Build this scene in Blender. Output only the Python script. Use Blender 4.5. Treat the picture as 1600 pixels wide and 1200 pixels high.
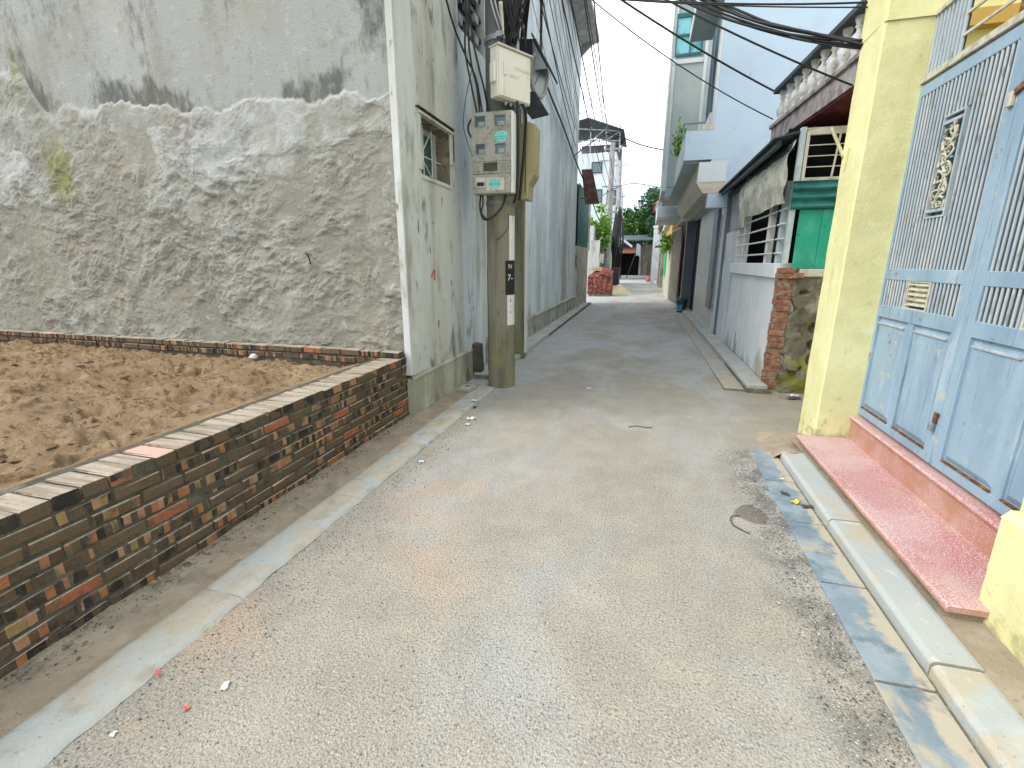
import bpy, bmesh, math, random
import numpy as np
from mathutils import Vector, Matrix

# ------------------------------------------------------------------ scene, camera, light
for o in list(bpy.data.objects):
    bpy.data.objects.remove(o)
scene = bpy.context.scene
COL = scene.collection
random.seed(7)
RNG = np.random.default_rng(11)

F_PX, EYE = 730.0, 1.55
PITCH = math.atan(190 / F_PX)
YAW = math.atan(208 / math.hypot(F_PX, 190))
cam_d = bpy.data.cameras.new('camera')
cam = bpy.data.objects.new('camera', cam_d)
COL.objects.link(cam)
cam_d.sensor_fit = 'HORIZONTAL'
cam_d.sensor_width = 36.0
cam_d.lens = 36.0 * F_PX / 1600.0
cam_d.clip_start = 0.05
cam_d.clip_end = 1500
cam.location = (0, 0, EYE)
cam.rotation_euler = (math.pi / 2 - PITCH, 0, YAW)
scene.camera = cam

SUN_DIR = Vector((-0.64, -0.31, 0.70)).normalized()     # towards the sun
world = bpy.data.worlds.new('World')
scene.world = world
world.use_nodes = True
wt = world.node_tree
for n in list(wt.nodes):
    wt.nodes.remove(n)
w_out = wt.nodes.new('ShaderNodeOutputWorld')
w_bg = wt.nodes.new('ShaderNodeBackground')
w_sky = wt.nodes.new('ShaderNodeTexSky')
w_sky.sky_type = 'NISHITA'
w_sky.sun_disc = False
w_sky.sun_elevation = math.asin(SUN_DIR.z)
w_sky.sun_rotation = math.atan2(SUN_DIR.x, SUN_DIR.y)
w_sky.air_density = 1.2
w_sky.dust_density = 2.5
w_tc = wt.nodes.new('ShaderNodeTexCoord')
w_map = wt.nodes.new('ShaderNodeMapping')
w_map.inputs['Scale'].default_value = (1.0, 1.0, 2.2)
w_ns = wt.nodes.new('ShaderNodeTexNoise')
w_ns.inputs['Scale'].default_value = 2.2
w_ns.inputs['Detail'].default_value = 6
w_ns.inputs['Roughness'].default_value = 0.55
w_rp = wt.nodes.new('ShaderNodeValToRGB')
w_rp.color_ramp.elements[0].position = 0.36
w_rp.color_ramp.elements[0].color = (4.3, 4.9, 5.7, 1)
w_rp.color_ramp.elements[1].position = 0.56
w_rp.color_ramp.elements[1].color = (9.0, 9.2, 9.5, 1)
w_mx = wt.nodes.new('ShaderNodeMixRGB')
w_mx.inputs[0].default_value = 0.86
wt.links.new(w_tc.outputs['Generated'], w_map.inputs['Vector'])
wt.links.new(w_map.outputs['Vector'], w_ns.inputs['Vector'])
wt.links.new(w_ns.outputs['Fac'], w_rp.inputs['Fac'])
wt.links.new(w_sky.outputs['Color'], w_mx.inputs[1])
wt.links.new(w_rp.outputs['Color'], w_mx.inputs[2])
wt.links.new(w_mx.outputs['Color'], w_bg.inputs['Color'])
w_bg.inputs['Strength'].default_value = 0.125
wt.links.new(w_bg.outputs['Background'], w_out.inputs['Surface'])

sun_d = bpy.data.lights.new('sun', 'SUN')
sun_d.energy = 1.25
sun_d.angle = math.radians(34)
sun_d.color = (1.0, 0.965, 0.90)
sun = bpy.data.objects.new('sun', sun_d)
COL.objects.link(sun)
sun.location = (-6, -3, 12)
sun.rotation_euler = SUN_DIR.to_track_quat('Z', 'Y').to_euler()

scene.view_settings.view_transform = 'Standard'
scene.view_settings.look = 'None'
scene.view_settings.gamma = 1.0
scene.view_settings.exposure = 1.06
scene.view_settings.use_curve_mapping = False

# ------------------------------------------------------------------ material helpers
class NT:
    def __init__(s, name):
        s.m = bpy.data.materials.new(name)
        s.m.use_nodes = True
        s.t = s.m.node_tree
        s.b = s.t.nodes['Principled BSDF']
    def n(s, typ, ins=None, **kw):
        x = s.t.nodes.new('ShaderNode' + typ)
        for k, v in kw.items():
            setattr(x, k, v)
        for k, v in (ins or {}).items():
            s.set(x.inputs[k], v)
        return x
    def set(s, inp, v):
        if isinstance(v, bpy.types.NodeSocket):
            s.t.links.new(v, inp)
        else:
            if isinstance(v, tuple) and len(v) == 3 and inp.type == 'RGBA':
                v = (*v, 1)
            inp.default_value = v
    def pos(s, kind='pos'):
        if kind == 'pos':
            return s.n('NewGeometry').outputs['Position']
        return s.n('TexCoord').outputs['Object']
    def map(s, v, sc=(1, 1, 1), loc=(0, 0, 0)):
        return s.n('Mapping', {'Vector': v, 'Scale': sc, 'Location': loc}).outputs[0]
    def noise(s, v, scale=1.0, detail=4, rough=.55, dist=0.0):
        return s.n('TexNoise', {'Vector': v, 'Scale': scale, 'Detail': detail, 'Roughness': rough, 'Distortion': dist}).outputs['Fac']
    def sstep(s, v, lo, hi, a=0.0, b=1.0):
        return s.n('MapRange', {'Value': v, 'From Min': lo, 'From Max': hi, 'To Min': a, 'To Max': b}, interpolation_type='SMOOTHSTEP').outputs[0]
    def mix(s, f, a, b, mode='MIX'):
        return s.n('MixRGB', {0: f, 1: a, 2: b}, blend_type=mode).outputs[0]
    def math(s, op, a, b=0.0):
        return s.n('Math', {0: a, 1: b}, operation=op).outputs[0]
    def sep(s, v):
        return s.n('SeparateXYZ', {0: v}).outputs
    def rnd(s):
        return s.n('ObjectInfo').outputs['Random']
    def ramp(s, f, stops, interp='LINEAR'):
        x = s.n('ValToRGB', {'Fac': f})
        r = x.color_ramp
        r.interpolation = interp
        while len(r.elements) < len(stops):
            r.elements.new(0.5)
        for e, (p, c) in zip(r.elements, stops):
            e.position = p
            e.color = (*c, 1)
        return x.outputs[0]
    def done(s, col, rough=.85, bump=None, dist=.004, metal=0.0, spec=.3, strength=1.0):
        s.set(s.b.inputs['Base Color'], col)
        s.set(s.b.inputs['Roughness'], rough)
        s.set(s.b.inputs['Metallic'], metal)
        s.set(s.b.inputs['Specular IOR Level'], spec)
        if bump is not None:
            bn = s.n('Bump', {'Height': bump, 'Distance': dist, 'Strength': strength})
            s.t.links.new(bn.outputs[0], s.b.inputs['Normal'])
        return s.m

def wx(name, base, layers=(), rough=.85, bump=(), metal=0.0, coord='pos', spec=.3, jitter=0.0, dist=.004, attr=None):
    """weathered surface: base colour, then stains. layer = dict(c, s, lo, hi, st, d, amt, z, up)"""
    t = NT(name)
    P = t.pos(coord)
    col = base
    if attr:
        at = t.n('Attribute', attribute_name=attr[0]).outputs['Fac']
        col = t.ramp(at, attr[1])
    if jitter:
        r = t.rnd()
        col = t.mix(1.0, col, t.ramp(r, [(0, (1 - jitter,) * 3), (1, (1 + jitter,) * 3)]), 'MULTIPLY')
    for i, L in enumerate(layers):
        v = t.map(P, L.get('st', (1, 1, 1)), (3.1 * i, 1.7 * i, 5.3 * i))
        f = t.noise(v, L.get('s', 2), L.get('d', 5), L.get('r', .6), L.get('w', 0.0))
        if 'at' in L:
            f = t.math('ADD', f, t.math('SUBTRACT', t.math('MULTIPLY', t.n('Attribute', attribute_name=L['at']).outputs['Fac'], .5), L.get('off', .32)))
        if 'ax' in L:
            i_, a_, b_, k_ = L['ax']
            f = t.math('ADD', f, t.sstep(t.sep(P)[i_], a_, b_, 0.0, k_))
        if 'z' in L:
            z0, z1, k = L['z']
            zz = t.sstep(t.sep(P)[2], z0, z1, k, 0.0)
            f = t.math('ADD', f, zz)
        f = t.sstep(f, L.get('lo', .5), L.get('hi', .6), 0.0, L.get('amt', 1.0))
        if 'up' in L:
            nz = t.sep(t.n('NewGeometry').outputs['Normal'])[2]
            f = t.math('MULTIPLY', f, t.sstep(nz, .3, .8))
        col = t.mix(f, col, L['c'], L.get('mode', 'MIX'))
    h = None
    for (sc, amp, *st) in bump:
        v = t.map(P, st[0]) if st else P
        x = t.math('MULTIPLY', t.noise(v, sc, 6, .6), amp)
        h = x if h is None else t.math('ADD', h, x)
    return t.done(col, rough, h, dist, metal, spec)

def plain(name, c, rough=.6, metal=0.0, spec=.4):
    return wx(name, c, [dict(c=tuple(x * .72 for x in c), s=9, lo=.45, hi=.75, amt=.6)], rough, [(60, .3)], metal, spec=spec)

# ------------------------------------------------------------------ object helpers
def wl(o):
    v = Vector((0, 0, 0))
    while o is not None:
        v = v + Vector(o.location)
        o = o.parent
    return v

def tag(o, label, cat, group=None):
    o['label'] = label
    o['category'] = cat
    if group:
        o['group'] = group
    return o

def thing(name, label, cat, loc=(0, 0, 0), group=None):
    o = bpy.data.objects.new(name, None)
    o.empty_display_size = .1
    COL.objects.link(o)
    o.location = loc
    return tag(o, label, cat, group)

class MB:
    def __init__(s):
        s.v, s.f, s.sm = [], [], []
    def add(s, vs, fs, smooth=False):
        k = len(s.v)
        s.v += [tuple(x) for x in vs]
        s.f += [tuple(i + k for i in f) for f in fs]
        s.sm += [smooth] * len(fs)
        return s
    def box(s, x0, x1, y0, y1, z0, z1):
        vs = [(x, y, z) for z in (z0, z1) for y in (y0, y1) for x in (x0, x1)]
        return s.add(vs, [(0, 2, 3, 1), (4, 5, 7, 6), (0, 1, 5, 4), (2, 6, 7, 3), (0, 4, 6, 2), (1, 3, 7, 5)])
    def bar(s, a, b, w, h=None):
        a, b = Vector(a), Vector(b)
        h = h or w
        d = (b - a).normalized()
        u = d.cross(Vector((0, 0, 1)))
        if u.length < 1e-3:
            u = Vector((1, 0, 0))
        u.normalize()
        n = u.cross(d)
        vs = [p + u * (w / 2 * i) + n * (h / 2 * j) for p in (a, b) for j in (-1, 1) for i in (-1, 1)]
        return s.add(vs, [(0, 2, 3, 1), (4, 5, 7, 6), (0, 1, 5, 4), (2, 6, 7, 3), (0, 4, 6, 2), (1, 3, 7, 5)])
    def tube(s, path, r, n=8, r1=None, caps=True):
        path = [Vector(p) for p in path]
        m = len(path)
        vs, fs = [], []
        u = None
        for i, p in enumerate(path):
            d = (path[min(i + 1, m - 1)] - path[max(i - 1, 0)])
            d = d.normalized() if d.length > 1e-9 else Vector((0, 0, 1))
            if u is None:
                u = d.cross(Vector((0, 0, 1)))
                if u.length < 1e-2:
                    u = Vector((1, 0, 0))
            u = (u - d * u.dot(d))
            if u.length < 1e-4:
                u = d.orthogonal()
            u.normalize()
            w = d.cross(u)
            rr = r if r1 is None else r + (r1 - r) * i / (m - 1)
            for k in range(n):
                a = 2 * math.pi * k / n
                vs.append(p + u * (rr * math.cos(a)) + w * (rr * math.sin(a)))
        for i in range(m - 1):
            for k in range(n):
                fs.append((i * n + k, i * n + (k + 1) % n, (i + 1) * n + (k + 1) % n, (i + 1) * n + k))
        s.add(vs, fs, True)
        if caps:
            s.add(vs[:n], [tuple(range(n))[::-1]])
            s.add(vs[-n:], [tuple(range(n))])
        return s
    def lathe(s, c, prof, n=12):
        cx, cy, cz = c
        vs = [(cx + r * math.cos(2 * math.pi * k / n), cy + r * math.sin(2 * math.pi * k / n), cz + z) for r, z in prof for k in range(n)]
        fs = [(i * n + k, i * n + (k + 1) % n, (i + 1) * n + (k + 1) % n, (i + 1) * n + k) for i in range(len(prof) - 1) for k in range(n)]
        s.add(vs, fs, True)
        s.add(vs[:n], [tuple(range(n))[::-1]])
        s.add(vs[-n:], [tuple(range(n))])
        return s
    def prism(s, pts, axis, a, b):
        """polygon of 2D points extruded along axis from a to b; the 2D order is the remaining axes in xyz order"""
        def P(p, t):
            return {'x': (t, p[0], p[1]), 'y': (p[0], t, p[1]), 'z': (p[0], p[1], t)}[axis]
        n = len(pts)
        vs = [P(p, a) for p in pts] + [P(p, b) for p in pts]
        fs = [tuple(range(n))[::-1], tuple(range(n, 2 * n))] + [(i, (i + 1) % n, (i + 1) % n + n, i + n) for i in range(n)]
        return s.add(vs, fs)
    def grid(s, nu, nv, fn, smooth=True):
        vs = [fn(i / nu, j / nv) for j in range(nv + 1) for i in range(nu + 1)]
        fs = [(j * (nu + 1) + i, j * (nu + 1) + i + 1, (j + 1) * (nu + 1) + i + 1, (j + 1) * (nu + 1) + i) for j in range(nv) for i in range(nu)]
        return s.add(vs, fs, smooth)
    def holes(s, ax, t0, t1, a0, a1, b0, b1, hs):
        """a wall slab: ax = thickness axis ('x' or 'y') from t0 to t1, spanning a (other horizontal) and b (z), with rectangular holes"""
        A = sorted({a0, a1, *[h[0] for h in hs], *[h[1] for h in hs]})
        B = sorted({b0, b1, *[h[2] for h in hs], *[h[3] for h in hs]})
        A = [x for x in A if a0 <= x <= a1]
        B = [x for x in B if b0 <= x <= b1]
        if ax == 'x':
            P = lambda t, a, b: (t, a, b)
        else:
            P = lambda t, a, b: (a, t, b)
        solid = {}
        for i in range(len(A) - 1):
            for j in range(len(B) - 1):
                ca, cb = (A[i] + A[i + 1]) / 2, (B[j] + B[j + 1]) / 2
                solid[i, j] = not any(h[0] < ca < h[1] and h[2] < cb < h[3] for h in hs)
        def q(pts):
            s.add(pts, [(0, 1, 2, 3)])
        for (i, j), ok in solid.items():
            if not ok:
                continue
            x0, x1, y0, y1 = A[i], A[i + 1], B[j], B[j + 1]
            for t in (t0, t1):
                q([P(t, x0, y0), P(t, x1, y0), P(t, x1, y1), P(t, x0, y1)])
            if not solid.get((i - 1, j)):
                q([P(t0, x0, y0), P(t1, x0, y0), P(t1, x0, y1), P(t0, x0, y1)])
            if not solid.get((i + 1, j)):
                q([P(t0, x1, y0), P(t1, x1, y0), P(t1, x1, y1), P(t0, x1, y1)])
            if not solid.get((i, j - 1)):
                q([P(t0, x0, y0), P(t1, x0, y0), P(t1, x1, y0), P(t0, x1, y0)])
            if not solid.get((i, j + 1)):
                q([P(t0, x0, y1), P(t1, x0, y1), P(t1, x1, y1), P(t0, x1, y1)])
        return s
    def mesh(s, name, off=Vector((0, 0, 0)), bevel=0.0, merge=False):
        me = bpy.data.meshes.new(name)
        me.from_pydata([(x - off.x, y - off.y, z - off.z) for x, y, z in s.v], [], s.f)
        if any(s.sm):
            me.polygons.foreach_set('use_smooth', s.sm)
        bm = bmesh.new()
        bm.from_mesh(me)
        if merge:
            bmesh.ops.remove_doubles(bm, verts=bm.verts, dist=1e-5)
        if bevel:
            bmesh.ops.bevel(bm, geom=list(bm.edges), offset=bevel, segments=1, affect='EDGES')
        bmesh.ops.recalc_face_normals(bm, faces=bm.faces)
        bm.to_mesh(me)
        bm.free()
        return me
    def build(s, name, m, parent=None, bevel=0.0, local=False, at=None, merge=False):
        if parent is not None:
            off = Vector((0, 0, 0)) if local else wl(parent)
        else:
            off = Vector(at) if at is not None else Vector((0, 0, 0))
        if at is not None and parent is not None:
            off = Vector(at)
        me = s.mesh(name, off, bevel, merge)
        me.materials.append(m)
        o = bpy.data.objects.new(name, me)
        COL.objects.link(o)
        if parent is not None:
            o.parent = parent
            if at is not None:
                o.location = Vector(at) - (Vector((0, 0, 0)) if local else wl(parent))
        elif at is not None:
            o.location = at
        return o

def inst(me, name, loc, parent=None, rot=(0, 0, 0), scale=(1, 1, 1), m=None):
    o = bpy.data.objects.new(name, me)
    COL.objects.link(o)
    if parent is not None:
        o.parent = parent
        o.location = Vector(loc) - wl(parent)
    else:
        o.location = loc
    o.rotation_euler = rot
    o.scale = scale
    return o

def box(*a):
    return MB().box(*a)

def struct(o):
    o['kind'] = 'structure'
    return o

def stuff(o):
    o['kind'] = 'stuff'
    return o

def text(body, size, m, parent, loc, rot, name='lettering', ext=.001):
    c = bpy.data.curves.new(name, 'FONT')
    c.body = body
    c.size = size
    c.extrude = ext
    c.resolution_u = 3
    c.align_x = 'CENTER'
    c.align_y = 'CENTER'
    t = bpy.data.objects.new('tmp', c)
    COL.objects.link(t)
    bpy.context.view_layer.update()
    dg = bpy.context.evaluated_depsgraph_get()
    me = bpy.data.meshes.new_from_object(t.evaluated_get(dg))
    bpy.data.objects.remove(t)
    bpy.data.curves.remove(c)
    me.materials.clear()
    me.materials.append(m)
    o = bpy.data.objects.new(name, me)
    COL.objects.link(o)
    o.parent = parent
    o.location = loc
    o.rotation_euler = rot
    return o

def sag(a, b, s, n=14):
    a, b = Vector(a), Vector(b)
    return [a.lerp(b, i / n) - Vector((0, 0, s * 4 * (i / n) * (1 - i / n))) for i in range(n + 1)]

def smooth_path(pts, n=5):
    pts = [Vector(p) for p in pts]
    P = [pts[0]] + pts + [pts[-1]]
    out = []
    for i in range(1, len(P) - 2):
        for k in range(n):
            t = k / n
            a, b, c, d = P[i - 1], P[i], P[i + 1], P[i + 2]
            out.append(.5 * ((2 * b) + (-a + c) * t + (2 * a - 5 * b + 4 * c - d) * t * t + (-a + 3 * b - 3 * c + d) * t ** 3))
    out.append(pts[-1])
    return out

# numpy noise
def vn(x, y, seed=0):
    xi, yi = np.floor(x).astype(np.int64), np.floor(y).astype(np.int64)
    xf, yf = x - xi, y - yi
    u, v = xf * xf * (3 - 2 * xf), yf * yf * (3 - 2 * yf)
    def h(a, b):
        n = (a * 374761393 + b * 668265263 + seed * 974711) & 0x7fffffff
        n = ((n ^ (n >> 13)) * 1274126177) & 0x7fffffff
        return ((n ^ (n >> 16)) & 0xffff) / 65535.0
    return (h(xi, yi) * (1 - u) + h(xi + 1, yi) * u) * (1 - v) + (h(xi, yi + 1) * (1 - u) + h(xi + 1, yi + 1) * u) * v

def fbm(x, y, o=5, seed=0, g=.5):
    t, a, s = 0, 1.0, 0
    for i in range(o):
        t = t + a * vn(x * 2 ** i, y * 2 ** i, seed + i * 17)
        s += a
        a *= g
    return t / s

def ss(x, a, b):
    t = np.clip((x - a) / (b - a), 0, 1)
    return t * t * (3 - 2 * t)

def npgrid(name, P, m, parent=None, attr=None, smooth=True):
    """P: array (nv, nu, 3) in world coordinates"""
    nv, nu = P.shape[:2]
    off = wl(parent) if parent is not None else Vector((0, 0, 0))
    V = (P - np.array(off)).reshape(-1, 3)
    i = np.arange(nv * nu).reshape(nv, nu)
    Fq = np.stack([i[:-1, :-1], i[:-1, 1:], i[1:, 1:], i[1:, :-1]], -1).reshape(-1, 4)
    me = bpy.data.meshes.new(name)
    me.vertices.add(len(V))
    me.vertices.foreach_set('co', V.astype(np.float32).ravel())
    me.loops.add(Fq.size)
    me.loops.foreach_set('vertex_index', Fq.astype(np.int32).ravel())
    me.polygons.add(len(Fq))
    me.polygons.foreach_set('loop_start', np.arange(0, Fq.size, 4, dtype=np.int32))
    me.polygons.foreach_set('loop_total', np.full(len(Fq), 4, dtype=np.int32))
    me.polygons.foreach_set('use_smooth', np.full(len(Fq), smooth))
    me.update(calc_edges=True)
    for an, av in (attr or []):
        a = me.attributes.new(an, 'FLOAT', 'POINT')
        a.data.foreach_set('value', av.astype(np.float32).ravel())
    me.materials.append(m)
    o = bpy.data.objects.new(name, me)
    COL.objects.link(o)
    if parent is not None:
        o.parent = parent
    return o

def shards(n, fn):
    """n little lumps (octahedra) in one mesh builder; fn() gives (x, y, z, size)"""
    mb = MB()
    for _ in range(n):
        x, y, z, r = fn()
        a = random.random() * 6.3
        c, s_ = math.cos(a), math.sin(a)
        rx, ry, rz = r * random.uniform(.7, 1.4), r * random.uniform(.6, 1), r * random.uniform(.35, .8)
        mb.add([(x + rx * c, y + rx * s_, z), (x - ry * s_, y + ry * c, z + rz * .2), (x - rx * c, y - rx * s_, z), (x + ry * s_, y - ry * c, z), (x, y, z + rz), (x, y, z - rz * .4)],
               [(0, 1, 4), (1, 2, 4), (2, 3, 4), (3, 0, 4), (1, 0, 5), (2, 1, 5), (3, 2, 5), (0, 3, 5)])
    return mb

def leafy(n, fn, size, droop=.4):
    """n pointed leaves; fn() gives the leaf base point and an outward direction"""
    mb = MB()
    for _ in range(n):
        p, d = fn()
        p = Vector(p)
        d = Vector(d) + Vector((random.gauss(0, .5), random.gauss(0, .5), random.gauss(0, .4)))
        if d.length < .01:
            d = Vector((0, 0, 1))
        d.normalize()
        L = size * random.uniform(.6, 1.35)
        u = d.cross(Vector((random.gauss(0, 1), random.gauss(0, 1), random.gauss(0, 1))))
        if u.length < .01:
            continue
        u.normalize()
        n_ = u.cross(d)
        w = L * random.uniform(.22, .36)
        a, b = p + d * L * .5 + n_ * L * .08, p + d * L - Vector((0, 0, droop * L * .4))
        mb.add([p, a + u * w, b, a - u * w], [(0, 1, 2), (0, 2, 3)])
    return mb

# ------------------------------------------------------------------ materials
def m_road():
    t = NT('asphalt_dusty')
    P = t.pos()
    big = t.noise(t.map(P, (1, .55, 1)), .9, 4, .6, .3)
    mid = t.noise(P, 3.5, 5, .65)
    fine = t.noise(P, 95, 3, .7)
    grit = t.n('TexVoronoi', {'Vector': P, 'Scale': 130.0}).outputs['Distance']
    dusty = t.mix(t.sstep(mid, .35, .7), (.315, .29, .245), (.385, .35, .29))
    bare = t.mix(t.sstep(mid, .4, .65), (.39, .405, .405), (.47, .48, .47))
    y = t.sep(P)[1]
    x = t.sep(P)[0]
    f = t.math('ADD', t.sstep(big, .38, .62), t.sstep(y, 3.5, 10, .25, -.45))
    # fresh asphalt left bare along the left wall past the pole, swept dust elsewhere
    left = t.math('MULTIPLY', t.sstep(x, -1.0, -1.75), t.sstep(y, 4.0, 5.6))
    f = t.math('SUBTRACT', f, left)
    f = t.math('ADD', f, t.math('MULTIPLY', t.sstep(mid, .3, .7), .25))
    col = t.mix(t.sstep(f, -.35, 1.05), bare, dusty)
    # brick-coloured dust along the left half
    red = t.math('MULTIPLY', t.sstep(t.noise(P, 1.3, 5, .6), .50, .66), t.sstep(x, .2, -1.2, 0, .7))
    red = t.math('MULTIPLY', red, t.sstep(y, 5.0, 2.5))
    col = t.mix(red, col, (.46, .34, .245))
    # bare aggregate strip by the gutter slabs
    edge = t.math('MULTIPLY', t.sstep(x, .55, .95), t.sstep(t.noise(P, 5, 4), .40, .62))
    edge = t.math('MULTIPLY', edge, t.sstep(y, 4.3, 3.7))
    col = t.mix(edge, col, (.155, .155, .145))
    col = t.mix(t.sstep(fine, .52, .66, 0, .75), col, (.11, .105, .095))
    sp = t.noise(P, 34, 4, .75)
    col = t.mix(t.sstep(sp, .56, .72, 0, .4), col, (.15, .14, .125))
    wear = t.noise(t.map(P, (1.6, .5, 1)), 1.1, 8, .7)
    col = t.mix(t.sstep(wear, .52, .72, 0, .45), col, (.24, .235, .22))
    col = t.mix(t.sstep(fine, .46, .33, 0, .55), col, (.60, .56, .48))
    # oil stain
    d = t.n('VectorMath', {0: t.map(P, (1, .8, 0)), 1: (.76, 2.98 * .8, 0)}, operation='DISTANCE').outputs['Value']
    d = t.math('ADD', d, t.math('MULTIPLY', t.math('SUBTRACT', t.noise(P, 9, 3), .5), .07))
    col = t.mix(t.sstep(d, .105, .085, 0, .8), col, (.15, .125, .095))
    h = t.math('ADD', t.math('MULTIPLY', grit, .8), t.math('ADD', t.math('MULTIPLY', fine, .9), t.math('MULTIPLY', mid, 1.4)))
    return t.done(col, .92, h, .006, 0, .25)

def m_brick(top=True):
    t = NT('fired_brick' if top else 'ledge_brick')
    P = t.pos('obj')
    r = t.rnd()
    r2 = t.n('TexWhiteNoise', {'W': r}, noise_dimensions='1D').outputs['Value']
    r3 = t.n('TexWhiteNoise', {'W': t.math('ADD', r, 3.7)}, noise_dimensions='1D').outputs['Value']
    y = t.sep(P)[1]
    # scorched blocks where bricks were stacked in the kiln
    wob = t.math('MULTIPLY', t.math('SUBTRACT', t.noise(t.map(P, (25, 25, 25)), 1, 2), .5), .006)
    cell = t.math('FLOOR', t.math('ADD', t.math('DIVIDE', t.math('ADD', y, wob), .032), t.math('MULTIPLY', r, 43)))
    wn = t.n('TexWhiteNoise', {'W': t.math('ADD', cell, t.math('MULTIPLY', r2, 91.0))}, noise_dimensions='1D').outputs['Value']
    col = t.ramp(wn, [(0, (.085, .058, .038)), (.24, (.030, .027, .024)), (.40, (.115, .072, .042)), (.58, (.045, .037, .030)), (.71, (.27, .175, .08)), (.80, (.31, .135, .06)), (.90, (.33, .19, .115))], 'CONSTANT')
    red = t.mix(t.noise(t.map(P, (20, 20, 20)), 1, 3), (.29, .082, .035), (.36, .15, .07))
    dull = t.mix(t.noise(t.map(P, (14, 14, 14)), 1, 3), (.085, .062, .042), (.165, .108, .062))
    col = t.mix(t.math('GREATER_THAN', r3, .93), col, red)
    col = t.mix(t.math('LESS_THAN', r3, .30), col, dull)
    W = t.pos()
    col = t.mix(t.sstep(t.noise(W, 13, 6, .68), .46, .64, 0, .88), col, (.095, .085, .062))
    nz = t.sep(t.n('NewGeometry').outputs['Normal'])[2]
    dust = t.math('MULTIPLY', t.sstep(nz, .4, .8), t.sstep(t.noise(W, 14, 4, .6), .18, .42, .35, 1))
    dust = t.math('MULTIPLY', dust, .93)
    pale = t.mix(t.sstep(t.noise(t.map(W, (3, 34, 1)), 1, 4), .38, .64), (.40, .345, .275), (.25, .21, .16))
    pale = t.mix(t.sstep(r2, .86, .9), pale, (.55, .36, .29))
    col = t.mix(dust, col, pale)
    h = t.math('ADD', t.noise(W, 70, 4, .6), t.math('MULTIPLY', t.noise(W, 22, 3), .8))
    return t.done(col, .92, h, .006, 0, .2)

M = {}
M['road'] = m_road()
M['brick'] = m_brick()
M['mortar'] = wx('mortar', (.085, .078, .058), [dict(c=(.15, .135, .105), s=9, lo=.5, hi=.7), dict(c=(.04, .037, .03), s=16, lo=.52, hi=.65, amt=.7)], .95, [(40, 1), (130, .6)], dist=.008)
M['ground'] = wx('packed_earth', (.22, .19, .15), [dict(c=(.30, .26, .20), s=1.5)], .95, [(30, 1)])
M['verge'] = wx('dusty_concrete', (.29, .24, .175), [dict(c=(.36, .305, .225), s=4, lo=.45, hi=.65), dict(c=(.21, .185, .145), s=7, lo=.52, hi=.68, amt=.8), dict(c=(.10, .09, .075), s=38, lo=.6, hi=.7, amt=.6)], .95, [(18, 1), (90, .6)], dist=.008)
M['kerb'] = wx('kerb_concrete', (.41, .44, .425), [dict(c=(.37, .395, .385), s=3, lo=.42, hi=.6), dict(c=(.42, .365, .265), s=3.2, lo=.50, hi=.64, amt=.85), dict(c=(.55, .57, .55), s=8, lo=.6, hi=.72, amt=.6), dict(c=(.16, .16, .14), s=60, lo=.63, hi=.7, amt=.6)], .9, [(25, .7), (110, .5)], jitter=.07)
M['kerb_dust'] = wx('worn_kerb_concrete', (.375, .39, .365), [dict(c=(.41, .36, .275), s=3.2, lo=.42, hi=.60, amt=.9, w=.8, d=8), dict(c=(.31, .275, .21), s=6, lo=.50, hi=.66, amt=.75, d=8), dict(c=(.47, .48, .45), s=9, lo=.6, hi=.72, amt=.6), dict(c=(.14, .13, .11), s=60, lo=.62, hi=.7, amt=.5)], .92, [(22, .9), (110, .5)], jitter=.06)
M['slab'] = wx('bluish_stone', (.17, .225, .265), [dict(c=(.255, .305, .335), s=4, lo=.42, hi=.62), dict(c=(.39, .345, .26), s=2.6, lo=.51, hi=.62, amt=.92, w=.6, d=8), dict(c=(.42, .37, .285), s=5, lo=.60, hi=.74, amt=.95, d=8, ax=(0, 1.03, 1.16, .34)), dict(c=(.105, .15, .19), s=9, lo=.55, hi=.68, amt=.7), dict(c=(.45, .45, .42), s=45, lo=.64, hi=.72, amt=.5)], .8, [(35, .5), (120, .4)], jitter=.10)
M['grime'] = wx('joint_grime', (.13, .125, .09), [dict(c=(.24, .21, .15), s=14)], .95, [(50, 1)])
M['sand'] = wx('river_sand', (.32, .225, .133), [dict(c=(.255, .168, .095), s=2.6, lo=.47, hi=.62, amt=.8), dict(c=(.42, .305, .18), s=5, lo=.52, hi=.66, amt=.8), dict(c=(.13, .078, .045), s=17, lo=.58, hi=.67, amt=.8), dict(c=(.48, .37, .24), s=60, lo=.62, hi=.7, amt=.5)], .97, [(24, 1.2), (60, 1), (170, .8)], dist=.02, spec=.1)
M['clod'] = wx('damp_soil', (.12, .07, .042), [dict(c=(.22, .135, .08), s=9)], .97, [(60, 1)])
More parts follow.
